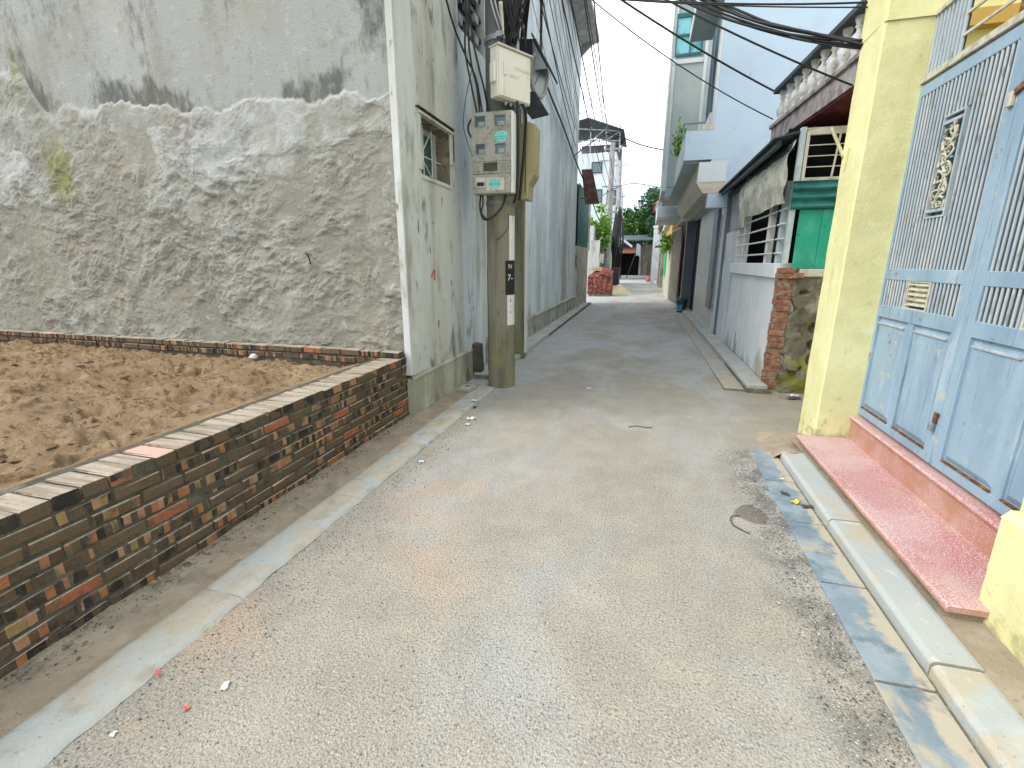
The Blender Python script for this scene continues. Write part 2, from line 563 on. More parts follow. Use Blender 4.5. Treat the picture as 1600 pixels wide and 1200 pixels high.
M['rough'] = wx('slapped_render', (.30, .29, .25), [
    dict(c=(.30, .275, .225), s=1.1, lo=.48, hi=.66, amt=.5),
    dict(c=(.22, .205, .165), s=7, lo=.55, hi=.72, amt=.55),
    dict(c=(.46, .47, .44), s=9, lo=.58, hi=.72, amt=.5),
    dict(c=(.23, .225, .175), s=3, st=(1, 1, .18), lo=.52, hi=.70, amt=.5, d=8),
    dict(c=(.10, .11, .095), s=11, d=8, r=.7, st=(1, 1, .45), lo=.40, hi=.74, amt=.9, at='mould'), dict(c=(.20, .21, .075), s=9, d=8, r=.72, lo=.42, hi=.72, amt=.85, at='moss'), dict(c=(.085, .075, .055), s=40, lo=.50, hi=.66, amt=.8, at='crack', off=.25),
    dict(c=(.09, .085, .07), s=34, lo=.66, hi=.72, amt=.7)], .95, [(14, .7), (50, .9), (160, .6)], dist=.007, spec=.15,
    attr=('layer', [(0, (.225, .216, .175)), (.35, (.272, .267, .228)), (.55, (.32, .324, .292)), (.8, (.41, .42, .40)), (1, (.28, .305, .28))]))
M['moss'] = wx('moss', (.16, .17, .055), [dict(c=(.28, .28, .13), s=12, lo=.45, hi=.6)], .95, [(60, 1)])
M['oldwall'] = wx('stained_limewash', (.58, .615, .60), [
    dict(c=(.50, .51, .465), s=1.5, st=(1, 1, .3), lo=.42, hi=.62, amt=.75),
    dict(c=(.62, .65, .62), s=2.2, lo=.52, hi=.66, amt=.7),
    dict(c=(.36, .355, .31), s=1.9, st=(1, 1, .2), lo=.50, hi=.68, amt=.75, d=8, w=.5),
    dict(c=(.24, .25, .205), s=4, st=(1, 1, .3), lo=.54, hi=.68, amt=.7, d=8), dict(c=(.15, .155, .125), s=3, st=(1, 1, .55), lo=.60, hi=.72, amt=.7, d=8, r=.7),
    dict(c=(.085, .085, .07), s=12, st=(1, 1, .35), lo=.62, hi=.70, amt=.75),
    dict(c=(.10, .11, .065), s=3, st=(1, 1, .5), lo=.60, hi=.76, amt=.85, z=(.32, .95, .16))], .92, [(12, .8), (60, .6)], dist=.006)
M['bluewall'] = wx('weathered_pale_blue_render', (.66, .73, .76), [
    dict(c=(.73, .79, .81), s=1.2, lo=.45, hi=.6),
    dict(c=(.50, .555, .57), s=1.3, st=(1, 1, .3), lo=.44, hi=.62, amt=.8, w=.6),
    dict(c=(.36, .395, .39), s=2.4, st=(1, 1, .16), lo=.53, hi=.68, amt=.75, d=9, r=.68, w=.4), dict(c=(.20, .215, .195), s=3.2, st=(1, 1, .25), lo=.57, hi=.72, amt=.75, d=9, r=.7),
    dict(c=(.36, .34, .26), s=.9, st=(1, 1, .10), lo=.56, hi=.68, amt=.75, d=8),
    dict(c=(.12, .13, .11), s=9, st=(1, 1, .3), lo=.62, hi=.70, amt=.7),
    dict(c=(.15, .165, .12), s=3, st=(1, 1, .5), lo=.64, hi=.8, amt=.8, z=(.35, 1.1, .16))], .9, [(12, .6), (70, .5)], dist=.005)
M['plinth'] = wx('mossy_plinth', (.47, .48, .41), [
    dict(c=(.27, .27, .19), s=3, st=(1, 1, .35), lo=.42, hi=.6, amt=.75),
    dict(c=(.10, .105, .075), s=6, st=(1, 1, .4), lo=.545, hi=.66, amt=.8),
    dict(c=(.50, .51, .45), s=5, lo=.58, hi=.7, amt=.6)], .93, [(14, .9), (60, .7)], dist=.006)
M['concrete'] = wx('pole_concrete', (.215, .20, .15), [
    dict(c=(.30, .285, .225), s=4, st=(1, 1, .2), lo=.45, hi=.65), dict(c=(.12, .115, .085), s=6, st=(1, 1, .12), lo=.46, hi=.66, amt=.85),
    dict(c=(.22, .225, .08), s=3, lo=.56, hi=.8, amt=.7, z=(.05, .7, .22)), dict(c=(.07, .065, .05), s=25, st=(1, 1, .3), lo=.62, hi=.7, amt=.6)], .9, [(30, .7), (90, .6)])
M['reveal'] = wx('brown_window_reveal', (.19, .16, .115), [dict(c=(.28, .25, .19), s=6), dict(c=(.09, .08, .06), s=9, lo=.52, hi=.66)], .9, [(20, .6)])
M['concrete_dark'] = wx('dark_pole_concrete', (.085, .10, .10), [dict(c=(.13, .145, .14), s=3, st=(1, 1, .12), lo=.45, hi=.6), dict(c=(.045, .05, .05), s=7, st=(1, 1, .1), lo=.52, hi=.66)], .85, [(30, .6)])  # darker tone for the upper part of the pole
M['concrete_grey'] = wx('grey_concrete', (.30, .305, .29), [dict(c=(.40, .40, .375), s=3), dict(c=(.19, .19, .17), s=5, st=(1, 1, .2), lo=.52, hi=.68, amt=.8)], .9, [(25, .7)])
M['box_old'] = wx('grimy_meter_box', (.37, .37, .315), [dict(c=(.27, .265, .205), s=9, lo=.45, hi=.65, amt=.8), dict(c=(.14, .135, .10), s=26, lo=.55, hi=.66, amt=.75), dict(c=(.46, .46, .41), s=13, lo=.57, hi=.7, amt=.7)], .75, [(60, .4)])
M['box_cream'] = wx('cream_enamel', (.72, .705, .63), [dict(c=(.56, .52, .41), s=5, st=(1, 1, .3), lo=.5, hi=.7, amt=.6), dict(c=(.42, .28, .15), s=22, st=(1, 1, .25), lo=.66, hi=.74, amt=.5)], .45, [(40, .15)], spec=.45)
M['box_olive'] = wx('olive_meter_box', (.34, .31, .17), [dict(c=(.42, .385, .22), s=7, st=(1, 1, .3), lo=.45, hi=.65), dict(c=(.17, .15, .08), s=15, lo=.6, hi=.7, amt=.7)], .7, [(40, .3)])
M['cable'] = plain('black_cable', (.014, .015, .017), .5)
M['cable_grey'] = plain('grey_cable', (.10, .105, .11), .6)
M['cable_white'] = plain('white_cable', (.45, .45, .42), .5)
M['dark'] = plain('dark_interior', (.018, .018, .019), .9, spec=.1)
M['dark_metal'] = plain('dark_painted_metal', (.030, .045, .055), .5, .2)
M['galv'] = plain('galvanised_steel', (.30, .33, .34), .45, .5)
M['galv_dark'] = plain('grey_sheet_metal', (.17, .19, .195), .55, .3)
M['black'] = plain('black_paint', (.012, .016, .018), .5)
M['white_paint'] = wx('white_paint', (.70, .71, .69), [dict(c=(.50, .50, .46), s=9, st=(1, 1, .3), lo=.5, hi=.68, amt=.8), dict(c=(.25, .24, .20), s=30, lo=.63, hi=.7, amt=.7)], .7, [(50, .3)])
M['label_teal'] = plain('teal_sticker', (.20, .66, .58), .5)
M['label_ink'] = plain('teal_ink', (.01, .30, .27), .6)
M['ink_black'] = plain('black_ink', (.02, .02, .02), .6)
M['ink_orange'] = wx('faded_orange_print', (.58, .36, .22), [dict(c=(.64, .62, .53), s=90, lo=.45, hi=.6, amt=.9)], .5)
M['ink_red'] = plain('red_paint_mark', (.55, .06, .05), .7)
def glass(name, c, rough=.12):
    return wx(name, c, [dict(c=tuple(x * .6 for x in c), s=3)], rough, spec=.8)
M['glass_dark'] = glass('meter_glass', (.05, .11, .14))
M['glass_green'] = glass('greenish_window_glass', (.07, .15, .16))
M['glass_teal'] = glass('turquoise_window_glass', (.16, .55, .62))
M['yellow'] = wx('yellow_limewash', (.73, .71, .385), [dict(c=(.66, .635, .33), s=2.2, lo=.42, hi=.62), dict(c=(.77, .76, .48), s=5, lo=.58, hi=.7, amt=.7), dict(c=(.56, .53, .27), s=4, st=(1, 1, .25), lo=.60, hi=.72, amt=.5),
    dict(c=(.30, .28, .15), s=9, lo=.60, hi=.80, amt=.7, d=8, z=(.05, .34, .19)), dict(c=(.45, .42, .24), s=11, lo=.62, hi=.78, amt=.5, d=9, r=.7)], .9, [(14, .8), (70, .5)], dist=.006)
M['gate'] = wx('weathered_blue_paint', (.265, .375, .465), [
    dict(c=(.215, .315, .405), s=3, st=(1, 1, .35), lo=.42, hi=.62), dict(c=(.39, .48, .545), s=5, st=(1, 1, .3), lo=.54, hi=.68, amt=.8),
    dict(c=(.13, .19, .24), s=26, st=(1, 1, .10), lo=.56, hi=.70, amt=.75, d=8, r=.7), dict(c=(.20, .25, .28), s=5, st=(1, 1, .2), lo=.58, hi=.74, amt=.6, d=9, r=.7), dict(c=(.46, .45, .36), s=6, lo=.60, hi=.70, amt=.75),
    dict(c=(.25, .115, .05), s=7, lo=.605, hi=.70, amt=.85, d=9, r=.7)], .7, [(25, .5), (90, .35)], dist=.003)
M['gate_rod'] = wx('weathered_blue_rod', (.33, .395, .435), [dict(c=(.43, .46, .465), s=6, st=(1, 1, .3), lo=.45, hi=.65), dict(c=(.20, .235, .25), s=20, st=(1, 1, .3), lo=.56, hi=.68, amt=.8), dict(c=(.34, .265, .16), s=13, st=(1, 1, .5), lo=.60, hi=.70, amt=.85)], .7, [(60, .4)], dist=.003)
M['gate_back'] = wx('grey_blue_sheet', (.075, .10, .12), [dict(c=(.12, .14, .15), s=5, st=(1, 1, .3)), dict(c=(.10, .12, .13), s=9, lo=.55, hi=.68, amt=.7)], .8, [(30, .3)])
M['ornament'] = wx('cast_ornament', (.50, .49, .40), [dict(c=(.34, .32, .23), s=18, lo=.45, hi=.65), dict(c=(.20, .15, .09), s=40, lo=.62, hi=.7, amt=.7)], .75, [(60, .4)])
M['rust'] = wx('rust', (.13, .058, .03), [dict(c=(.24, .13, .07), s=20), dict(c=(.08, .035, .02), s=30, lo=.55, hi=.66)], .95, [(60, .8)])
def m_terrazzo():
    t = NT('pink_terrazzo')
    P = t.pos()
    col = t.mix(t.sstep(t.noise(P, 2.6, 4), .36, .64), (.44, .215, .21), (.53, .36, .345))
    n1 = t.noise(P, 150, 2, .6)
    col = t.mix(t.sstep(n1, .55, .62, 0, .8), col, (.72, .58, .55))
    col = t.mix(t.sstep(n1, .44, .36, 0, .8), col, (.33, .10, .12))
    nz = t.sep(t.n('NewGeometry').outputs['Normal'])[2]
    dirt = t.math('MULTIPLY', t.sstep(nz, .5, .2), t.sstep(t.noise(P, 5, 4), .36, .6, .35, .85))
    col = t.mix(dirt, col, (.40, .20, .12))
    col = t.mix(t.sstep(t.noise(P, 3.4, 5), .58, .70, 0, .65), col, (.47, .34, .26))
    return t.done(col, .55, t.noise(P, 120, 3), .0015, 0, .4)
M['terrazzo'] = m_terrazzo()
M['paleblue'] = wx('pale_blue_white_paint', (.56, .64, .69), [dict(c=(.62, .68, .71), s=.5), dict(c=(.44, .51, .55), s=1.2, st=(1, 1, .15), lo=.54, hi=.7, amt=.6)], .85, [(12, .3)])
M['mossy'] = wx('mossy_rubble_render', (.16, .145, .105), [
    dict(c=(.30, .28, .225), s=4, lo=.45, hi=.62), dict(c=(.10, .085, .06), s=6, lo=.52, hi=.66, amt=.85), dict(c=(.36, .34, .28), s=10, lo=.6, hi=.7, amt=.7),
    dict(c=(.20, .215, .035), s=7, lo=.60, hi=.72, amt=.9, z=(.05, .60, .24)), dict(c=(.035, .03, .025), s=14, lo=.63, hi=.69, amt=.8)], .95, [(16, 1), (60, .8)], dist=.012)
M['oldmortar'] = wx('crumbled_brick_mortar', (.27, .17, .12), [dict(c=(.36, .30, .235), s=12, lo=.45, hi=.6), dict(c=(.16, .08, .05), s=8, lo=.5, hi=.64, amt=.8)], .95, [(30, 1), (90, .7)], dist=.008)
M['oldbrick'] = wx('crumbling_red_brick', (.25, .11, .07), [dict(c=(.36, .22, .155), s=14, lo=.42, hi=.6), dict(c=(.17, .075, .045), s=9, lo=.52, hi=.66, amt=.8), dict(c=(.44, .36, .27), s=22, lo=.6, hi=.7, amt=.75)], .95, [(40, 1), (120, .6)], jitter=.25, dist=.008)
M['pale'] = wx('pale_blue_white_render', (.70, .75, .77), [dict(c=(.76, .79, .80), s=2), dict(c=(.44, .47, .47), s=5, st=(1, 1, .2), lo=.55, hi=.7, amt=.6), dict(c=(.37, .335, .21), s=3.5, st=(1, 1, .35), lo=.60, hi=.80, amt=.75, z=(.1, .55, .19))], .88, [(15, .5)], dist=.004)
M['lightblue'] = wx('light_blue_paint', (.44, .54, .56), [dict(c=(.52, .60, .60), s=6), dict(c=(.28, .30, .27), s=16, lo=.62, hi=.7, amt=.7)], .75, [(40, .3)])
M['cream'] = wx('cream_paint', (.58, .56, .47), [dict(c=(.42, .39, .29), s=9, lo=.5, hi=.66, amt=.8), dict(c=(.22, .18, .12), s=24, lo=.62, hi=.7, amt=.7)], .8, [(40, .4)])
M['teal'] = wx('green_board', (.02, .36, .245), [dict(c=(.09, .43, .32), s=3, lo=.5, hi=.68, amt=.7), dict(c=(.015, .26, .19), s=5, st=(1, 1, .3), lo=.5, hi=.66, amt=.7)], .6, [(30, .2)], spec=.4)
M['tealsheet'] = wx('dark_green_sheet', (.018, .13, .13), [dict(c=(.03, .19, .18), s=5, st=(.3, .3, 1)), dict(c=(.01, .07, .07), s=10, lo=.55, hi=.68, amt=.7)], .45, [(20, .2)], spec=.5)
M['tarp'] = wx('dirty_white_tarpaulin', (.56, .57, .50), [dict(c=(.36, .34, .25), s=4, lo=.48, hi=.64, amt=.8), dict(c=(.22, .18, .11), s=9, lo=.58, hi=.68, amt=.7), dict(c=(.56, .57, .52), s=6, lo=.57, hi=.68, amt=.7)], .7, [(20, .5)])
M['roofsheet'] = wx('dark_roof_sheet', (.032, .045, .055), [dict(c=(.06, .075, .085), s=3), dict(c=(.09, .065, .045), s=8, lo=.6, hi=.7, amt=.6)], .6, [(20, .2)])
M['plank'] = wx('grey_boards', (.32, .35, .375), [dict(c=(.40, .43, .45), s=6, st=(1, 1, .2)), dict(c=(.12, .13, .14), s=14, st=(1, 1, .15), lo=.54, hi=.66, amt=.8)], .85, [(30, .5)])
M['maroon'] = wx('maroon_soffit', (.10, .018, .022), [dict(c=(.15, .03, .035), s=4)], .8, [(20, .3)])
M['fascia'] = wx('mould_stained_concrete', (.30, .27, .275), [dict(c=(.14, .12, .125), s=8, st=(1, 1, .6), lo=.46, hi=.62, amt=.85), dict(c=(.42, .39, .39), s=10, lo=.57, hi=.68, amt=.7)], .92, [(30, .7)])
M['baluster'] = wx('weathered_white_baluster', (.56, .57, .56), [dict(c=(.36, .35, .32), s=14, lo=.48, hi=.64, amt=.8), dict(c=(.13, .115, .10), s=22, lo=.60, hi=.69, amt=.8)], .85, [(40, .5)])
M['bluehouse'] = wx('powder_blue_render', (.48, .60, .70), [dict(c=(.53, .645, .735), s=.6, lo=.4, hi=.65), dict(c=(.42, .52, .63), s=.9, lo=.5, hi=.7, amt=.6), dict(c=(.27, .34, .44), s=5, lo=.64, hi=.74, amt=.5)], .85, [(10, .4)], dist=.003)
M['whitehouse'] = wx('white_house_paint', (.66, .70, .71), [dict(c=(.60, .63, .62), s=1.2), dict(c=(.48, .50, .48), s=3, st=(1, 1, .15), lo=.56, hi=.7, amt=.6)], .85, [(12, .3)])
M['greygreen'] = wx('grey_green_paint', (.40, .46, .445), [dict(c=(.45, .50, .48), s=1.5)], .85, [(12, .3)])
M['bluegrey'] = wx('slate_blue_tile', (.105, .15, .185), [dict(c=(.13, .18, .21), s=2)], .45, [(10, .1)], spec=.5)
M['canopy_cream'] = wx('cream_stone_paint', (.58, .52, .40), [dict(c=(.50, .45, .34), s=2)], .85, [(12, .3)])
M['shutter'] = wx('grey_roller_shutter', (.50, .51, .48), [dict(c=(.43, .45, .44), s=1.5), dict(c=(.24, .245, .23), s=6, st=(1, 1, .2), lo=.58, hi=.7, amt=.5)], .4, [(20, .1)], .3)
M['greydoor'] = wx('grey_door_paint', (.58, .63, .65), [dict(c=(.64, .68, .69), s=2), dict(c=(.22, .235, .23), s=4, st=(1, 1, .3), lo=.58, hi=.7, amt=.6)], .7, [(20, .3)])
M['redgate'] = wx('red_brown_gate', (.32, .085, .055), [dict(c=(.24, .06, .04), s=5)], .7, [(30, .3)])
M['browntile'] = wx('brown_grey_tile', (.20, .185, .16), [dict(c=(.26, .24, .205), s=3)], .5, [(20, .2)])
M['ochre'] = wx('ochre_paint', (.55, .36, .10), [dict(c=(.48, .31, .09), s=2)], .85, [(12, .3)])
M['paleyellow'] = wx('pale_yellow_paint', (.62, .58, .36), [dict(c=(.55, .51, .30), s=2)], .85, [(12, .3)])
M['greensign'] = plain('green_banner', (.015, .50, .11), .5)
M['rustsheet'] = wx('rust_brown_sheet', (.065, .032, .026), [dict(c=(.11, .055, .042), s=6), dict(c=(.22, .12, .07), s=9, lo=.58, hi=.7)], .8, [(20, .3)])
M['redpile'] = wx('new_red_brick', (.20, .065, .05), [dict(c=(.42, .24, .19), s=11, lo=.54, hi=.66), dict(c=(.20, .05, .045), s=7, lo=.5, hi=.66, amt=.7)], .95, [(40, .6)], jitter=.6)
M['redtarp'] = wx('red_net_cover', (.17, .04, .04), [dict(c=(.28, .09, .07), s=9), dict(c=(.07, .02, .02), s=14, lo=.5, hi=.6)], .8, [(30, .6)])
M['redtile'] = wx('red_roof_tile', (.36, .12, .09), [dict(c=(.46, .20, .15), s=8)], .85, [(30, .5)])
M['wood'] = wx('grey_brown_wood', (.20, .165, .125), [dict(c=(.28, .24, .19), s=6, st=(1, 1, .2)), dict(c=(.10, .08, .06), s=12, st=(1, 1, .2), lo=.55, hi=.66)], .9, [(30, .5)])
M['leaf'] = wx('leaf_green', (.055, .14, .03), [dict(c=(.11, .22, .045), s=1.2, lo=.42, hi=.6), dict(c=(.03, .085, .025), s=2.3, lo=.52, hi=.66, amt=.8)], .6, spec=.35)
M['leaf_light'] = wx('young_leaf_green', (.14, .29, .04), [dict(c=(.22, .38, .06), s=3, lo=.42, hi=.6), dict(c=(.06, .15, .03), s=5, lo=.52, hi=.66, amt=.8)], .55, spec=.35)
M['leaf_far'] = wx('blue_green_leaf', (.04, .115, .055), [dict(c=(.07, .175, .07), s=.8, lo=.42, hi=.6), dict(c=(.02, .06, .035), s=1.6, lo=.5, hi=.66, amt=.8)], .65, spec=.3)
M['bark'] = wx('bark', (.13, .10, .075), [dict(c=(.20, .165, .125), s=8, st=(1, 1, .3))], .95, [(20, 1)])
M['paper'] = plain('white_paper', (.72, .73, .74), .8)
M['paper_blue'] = plain('pale_blue_plastic', (.50, .66, .72), .5)
M['paper_red'] = plain('red_scrap', (.55, .14, .11), .7)
M['yellow_leaf'] = plain('yellow_leaf', (.62, .58, .05), .6)
M['brown_leaf'] = plain('dry_dark_leaf', (.075, .055, .045), .8)
M['bin'] = plain('dark_blue_plastic', (.035, .075, .11), .5)
M['bin_blue'] = plain('blue_plastic', (.10, .27, .42), .5)
M['bluetin'] = wx('blue_grey_sheet', (.075, .105, .12), [dict(c=(.11, .145, .155), s=2)], .6, [(10, .2)])

M['crumb'] = wx('mortar_crumb', (.15, .13, .10), [dict(c=(.26, .23, .18), s=30), dict(c=(.07, .06, .05), s=50, lo=.5, hi=.6)], .95)

# ------------------------------------------------------------------ the ground
struct(MB().add([(-250, -200, -.06), (250, -200, -.06), (250, 320, -.06), (-250, 320, -.06)], [(0, 1, 2, 3)]).build('ground', M['ground']))
road = MB()
road.add([(-2.45, -12, 0), (2.3, -12, 0), (2.3, 18.7, 0), (-2.45, 18.7, 0)], [(0, 1, 2, 3)])
road.add([(-2.45, 18.7, 0), (2.3, 18.7, 0), (2.3, 66, 0), (-7.5, 66, 0), (-7.5, 18.7, 0)], [(0, 1, 2, 3, 4)])
road = struct(road.build('road', M['road']))

def grit_pos():
    k = random.random()
    if k < .35:
        y = random.uniform(.5, 4.1)
        return random.gauss(.86, .07), y, .002, random.uniform(.002, .0065)
    if k < .6:
        return random.gauss(-1.62, .12), random.uniform(.5, 5.5), .002, random.uniform(.002, .006)
    return random.uniform(-1.7, 1.0), .6 + 7 * random.random() ** 1.5, .001, random.uniform(.0015, .005)
M['grit'] = wx('road_grit', (.30, .28, .24), [dict(c=(.09, .085, .08), s=30, lo=.45, hi=.5), dict(c=(.55, .52, .46), s=44, lo=.56, hi=.6)], .9)
g = shards(9000, grit_pos).build('road_grit', M['grit'], road)
stuff(g)

# left verge between the brick wall and the kerb stones, with crumbled mortar along the wall foot
xs = np.linspace(-2.30, -1.93, 26)
ys = np.linspace(-3, 5.55, 500)
X_, Y_ = np.meshgrid(xs, ys)
Z_ = .016 + .008 * ss(-X_, 1.98, 2.28) + .020 * (fbm(X_ * 9, Y_ * 9, 5, 3) - .5) - .02 * ss(X_, -1.96, -1.93)
verge = struct(npgrid('verge', np.stack([X_, Y_, Z_], -1), M['verge']))
stuff(shards(2600, lambda: (-2.245 + abs(random.gauss(0, .055)), random.uniform(.2, 4.1), .022 + random.uniform(-.010, .004), random.uniform(.002, .008) * random.choice((1, 1, 1.6)))).build('mortar_crumbs', M['crumb'], verge))

kerb = struct(box(-1.97, -1.745, -3, 5.5, -.05, .006).build('kerb', M['verge']))
y = 5.48
k_me = None
while y > -2.5:
    L = 1.0
    mb = MB()
    n = 18
    mb.grid(10, 40, lambda u, v: (-.122 + .244 * u + (.026 * (float(fbm(np.float64(v * 9 + y * 9), np.float64(y), 4, 19)) - .5) if u in (0, 1) else 0), -.4985 + .997 * v, .020 + .007 * vn(np.float64(u * 3 + y), np.float64(v * 9 + y * 7), 5) - (.021 if u in (0, 1) else 0) - (.006 if v in (0, 1) else 0)))
    me = mb.mesh('kerb_stone')
    me.materials.append(M['kerb_dust'])
    inst(me, 'kerb_stone', (-1.852, y - .5, 0), kerb)
    y -= L
# small concrete cover beside the pole
mh = thing('drain_cover', 'small square concrete drain cover in the pavement at the foot of the stained wall', 'drain cover', (-2.02, 5.3, .03))
box(-2.13, -1.93, 5.14, 5.42, .02, .046).build('frame', M['concrete_grey'], mh, bevel=.004)
box(-2.10, -1.96, 5.18, 5.38, .046, .058).build('lid', M['plinth'], mh, bevel=.004)
box(-2.06, -2.0, 5.25, 5.31, .058, .062).build('handle', M['grime'], mh)

fk = struct(box(-2.2, -1.90, 5.9, 18.4, -.05, .05).build('kerb', M['grime']))
me = box(-.15, .15, -.494, .494, -.02, .075).mesh('kerb_stone', bevel=.012)
me.materials.append(M['kerb'])
for i in range(12):
    inst(me, 'kerb_stone', (-2.03 - .006 * i, 6.4 + i, .012 * random.random()), fk)

# right: gutter slabs, kerb stones and the pavement strip
gut = struct(box(.955, 1.16, -3, 4.12, -.05, .003).build('gutter', M['grime']))
me = box(-.1, .1, -.288, .288, -.01, .009).mesh('gutter_slab', bevel=.003)
me.materials.append(M['slab'])
for i in range(11):
    inst(me, 'gutter_slab', (1.052 + random.uniform(-.006, .006), 3.82 - .59 * i, random.uniform(0, .003)), gut, (0, 0, random.uniform(-.012, .012)))
rk = struct(box(1.17, 1.34, -3, 4.02, -.05, .03).build('kerb', M['grime']))
me = MB().prism([(-.088, -.05), (.088, -.05), (.088, .062), (.066, .068), (-.070, .066), (-.088, .05)], 'y', -.53, .53).mesh('kerb_stone', bevel=.004)
me.materials.append(M['kerb'])
for i in range(6):
    inst(me, 'kerb_stone', (1.252 + random.uniform(-.004, .004), 3.46 - 1.075 * i, random.uniform(-.004, .003)), rk, (0, 0, random.uniform(-.004, .004)))
pv = MB().grid(20, 160, lambda u, v: (1.335 + .6 * u, -3 + 7.35 * v, .052 + .008 * (vn(np.float64(u * 8), np.float64(v * 120), 3) - .5) + (.015 * u)))
pv.grid(14, 8, lambda u, v: (1.05 + .95 * u, 4.20 + .50 * v, -.01 + .066 * math.sin(math.pi * min(1, v * 1.0 + .0)) ** .8 * min(1, u * 5)))
pavement = struct(pv.build('pavement', M['verge']))
# concrete lump closing the kerb end
struct(MB().grid(10, 8, lambda u, v: (1.10 + .30 * u, 3.96 + .42 * v, -.012 + .080 * math.sin(math.pi * u) ** .6 * (1 - v ** 3) + .008 * random.random())).build('kerb_end', M['verge']))

rk2 = struct(box(1.30, 1.57, 6.1, 17.6, -.05, .05).build('kerb', M['grime']))
me = MB().prism([(-.115, -.05), (.115, -.05), (.115, .092), (.09, .1), (-.085, .095), (-.115, .08)], 'y', -.485, .485).mesh('kerb_stone', bevel=.006)
me.materials.append(M['kerb'])
for i in range(12):
    inst(me, 'kerb_stone', (1.425 - .008 * i, 6.62 + i * .985, random.uniform(-.008, .004)), rk2, (0, 0, random.uniform(-.006, .006) + .008))
g2 = struct(box(1.06, 1.32, 6.15, 17.5, -.05, .004).build('gutter', M['grime']))
me = box(-.12, .12, -.485, .485, -.01, .012).mesh('gutter_slab', bevel=.003)
me.materials.append(M['kerb_dust'])
for i in range(11):
    inst(me, 'gutter_slab', (1.19 - .008 * i, 6.72 + i * .985, random.uniform(0, .003)), g2, (0, 0, random.uniform(-.01, .01)))

# the raised plot filled with sand
xs = np.linspace(-9.5, -2.5, 620)
ys = np.linspace(-2.2, 4.19, 560)
X_, Y_ = np.meshgrid(xs, ys)
r1 = fbm(X_ * .9, Y_ * 1.2, 4, 21)
lump = fbm(X_ * 3.2 + r1 * 2, Y_ * 6.0 + r1, 5, 31, .55)
pits = ss(fbm(X_ * 4.5, Y_ * 9, 3, 77), .60, .72)
flat = ss(fbm(X_ * 1.4, Y_ * 1.8, 3, 55), .50, .62)
Z_ = .535 + .09 * (r1 - .5) + .15 * (lump - .5) * (1 - .7 * flat) - .05 * pits * (1 - flat) + .035 * (fbm(X_ * 14, Y_ * 22, 4, 5) - .5) + .05 * ss(fbm(X_ * 9, Y_ * 20, 4, 41), .56, .60) * ss(lump, .47, .53) * .5
Z_ = Z_ + .035 * ss(-X_, 3.2, 6)
Z_ = np.where(X_ > -2.85, Z_ * (1 - ss(X_, -2.85, -2.6)) + .602 * ss(X_, -2.85, -2.6) + .012 * (fbm(X_ * 20, Y_ * 20, 3, 9) - .5), Z_)
Z_ -= .07 * ss(Y_, 3.85, 4.15)
sand = struct(npgrid('sand_plot', np.stack([X_, Y_, Z_], -1), M['sand']))
def sz(x, y):
    i = int(np.clip((x + 9.5) / 7 * 619, 0, 619)); j = int(np.clip((y + 2.2) / 6.39 * 559, 0, 559))
    return float(Z_[j, i])
def clodpos():
    x, y = random.uniform(-7.5, -2.75), random.uniform(.9, 4.1)
    return x, y, sz(x, y), random.uniform(.004, .018) * random.choice((1, 1, 1, 2.2))
stuff(shards(1500, clodpos).build('sand_clods', M['sand'], sand))

# ------------------------------------------------------------------ brick wall
bw = thing('brick_wall', 'low new brick wall with scorched bricks holding back the sand', 'wall', (-2.4, 1.8, 0))
XF = -2.25            # outer face
def brick_me(L, W, H, seed):
    rr = random.Random(seed)
    bm = bmesh.new()
    bmesh.ops.create_cube(bm, size=1)
    for v in bm.verts:
        v.co = Vector((v.co.x * W, v.co.y * L, v.co.z * H))
    bmesh.ops.bevel(bm, geom=list(bm.edges), offset=.005, segments=1, affect='EDGES')
    for v in bm.verts:
        v.co += Vector((rr.gauss(0, .0016), rr.gauss(0, .0022), rr.gauss(0, .0018)))
    me = bpy.data.meshes.new('brick')
    bm.to_mesh(me)
    bm.free()
    me.materials.append(M['brick'])
    return me
st_me = [brick_me(.212, .105, .055, i) for i in range(5)]
hd_me = [brick_me(.225, .100, .062, 20 + i) for i in range(5)]
COURSE = .0690
box(XF - .30, XF - .0065, -1.2, 4.17, -.05, 8 * COURSE + .02).build('mortar', M['mortar'], bw)
box(XF - .30, XF - .0060, -1.2, 4.17, 8 * COURSE + .021, 8 * COURSE + .066).build('mortar', M['mortar'], bw)
for c in range(8):
    y = 4.165 - (.11 if c % 2 else 0)
    if c % 2:
        o = inst(random.choice(st_me), 'brick', (XF - .0525 + random.gauss(0, .002), 4.11, .040 + c * COURSE), bw, scale=(1, .47, 1))
    while y > -1.0:
        o = inst(random.choice(st_me), 'brick', (XF - .0525 + random.gauss(0, .0022), y - .11 + random.gauss(0, .002), .040 + c * COURSE + random.gauss(0, .0012)), bw,
                 (random.gauss(0, .006), 0, random.gauss(0, .007)))
        y -= .2235
y = 4.16
while y > -1.0:
    o = inst(random.choice(hd_me), 'brick', (XF - .112 + random.gauss(0, .004), y - .053, 8 * COURSE + .045 + random.gauss(0, .0015)), bw, (random.gauss(0, .006), random.gauss(0, .006), math.pi / 2 + random.gauss(0, .012)))
    y -= .1075
# thin mortar skim on the crown of the wall, behind the headers
MB().grid(6, 160, lambda u, v: (XF - .225 - .09 * u + .012 * (vn(np.float64(v * 90), np.float64(u * 2), 4) - .5), -1.0 + 5.15 * v, .617 - .03 * u + .010 * (vn(np.float64(u * 3), np.float64(v * 110), 8) - .5))).build('coping', M['verge'], bw)

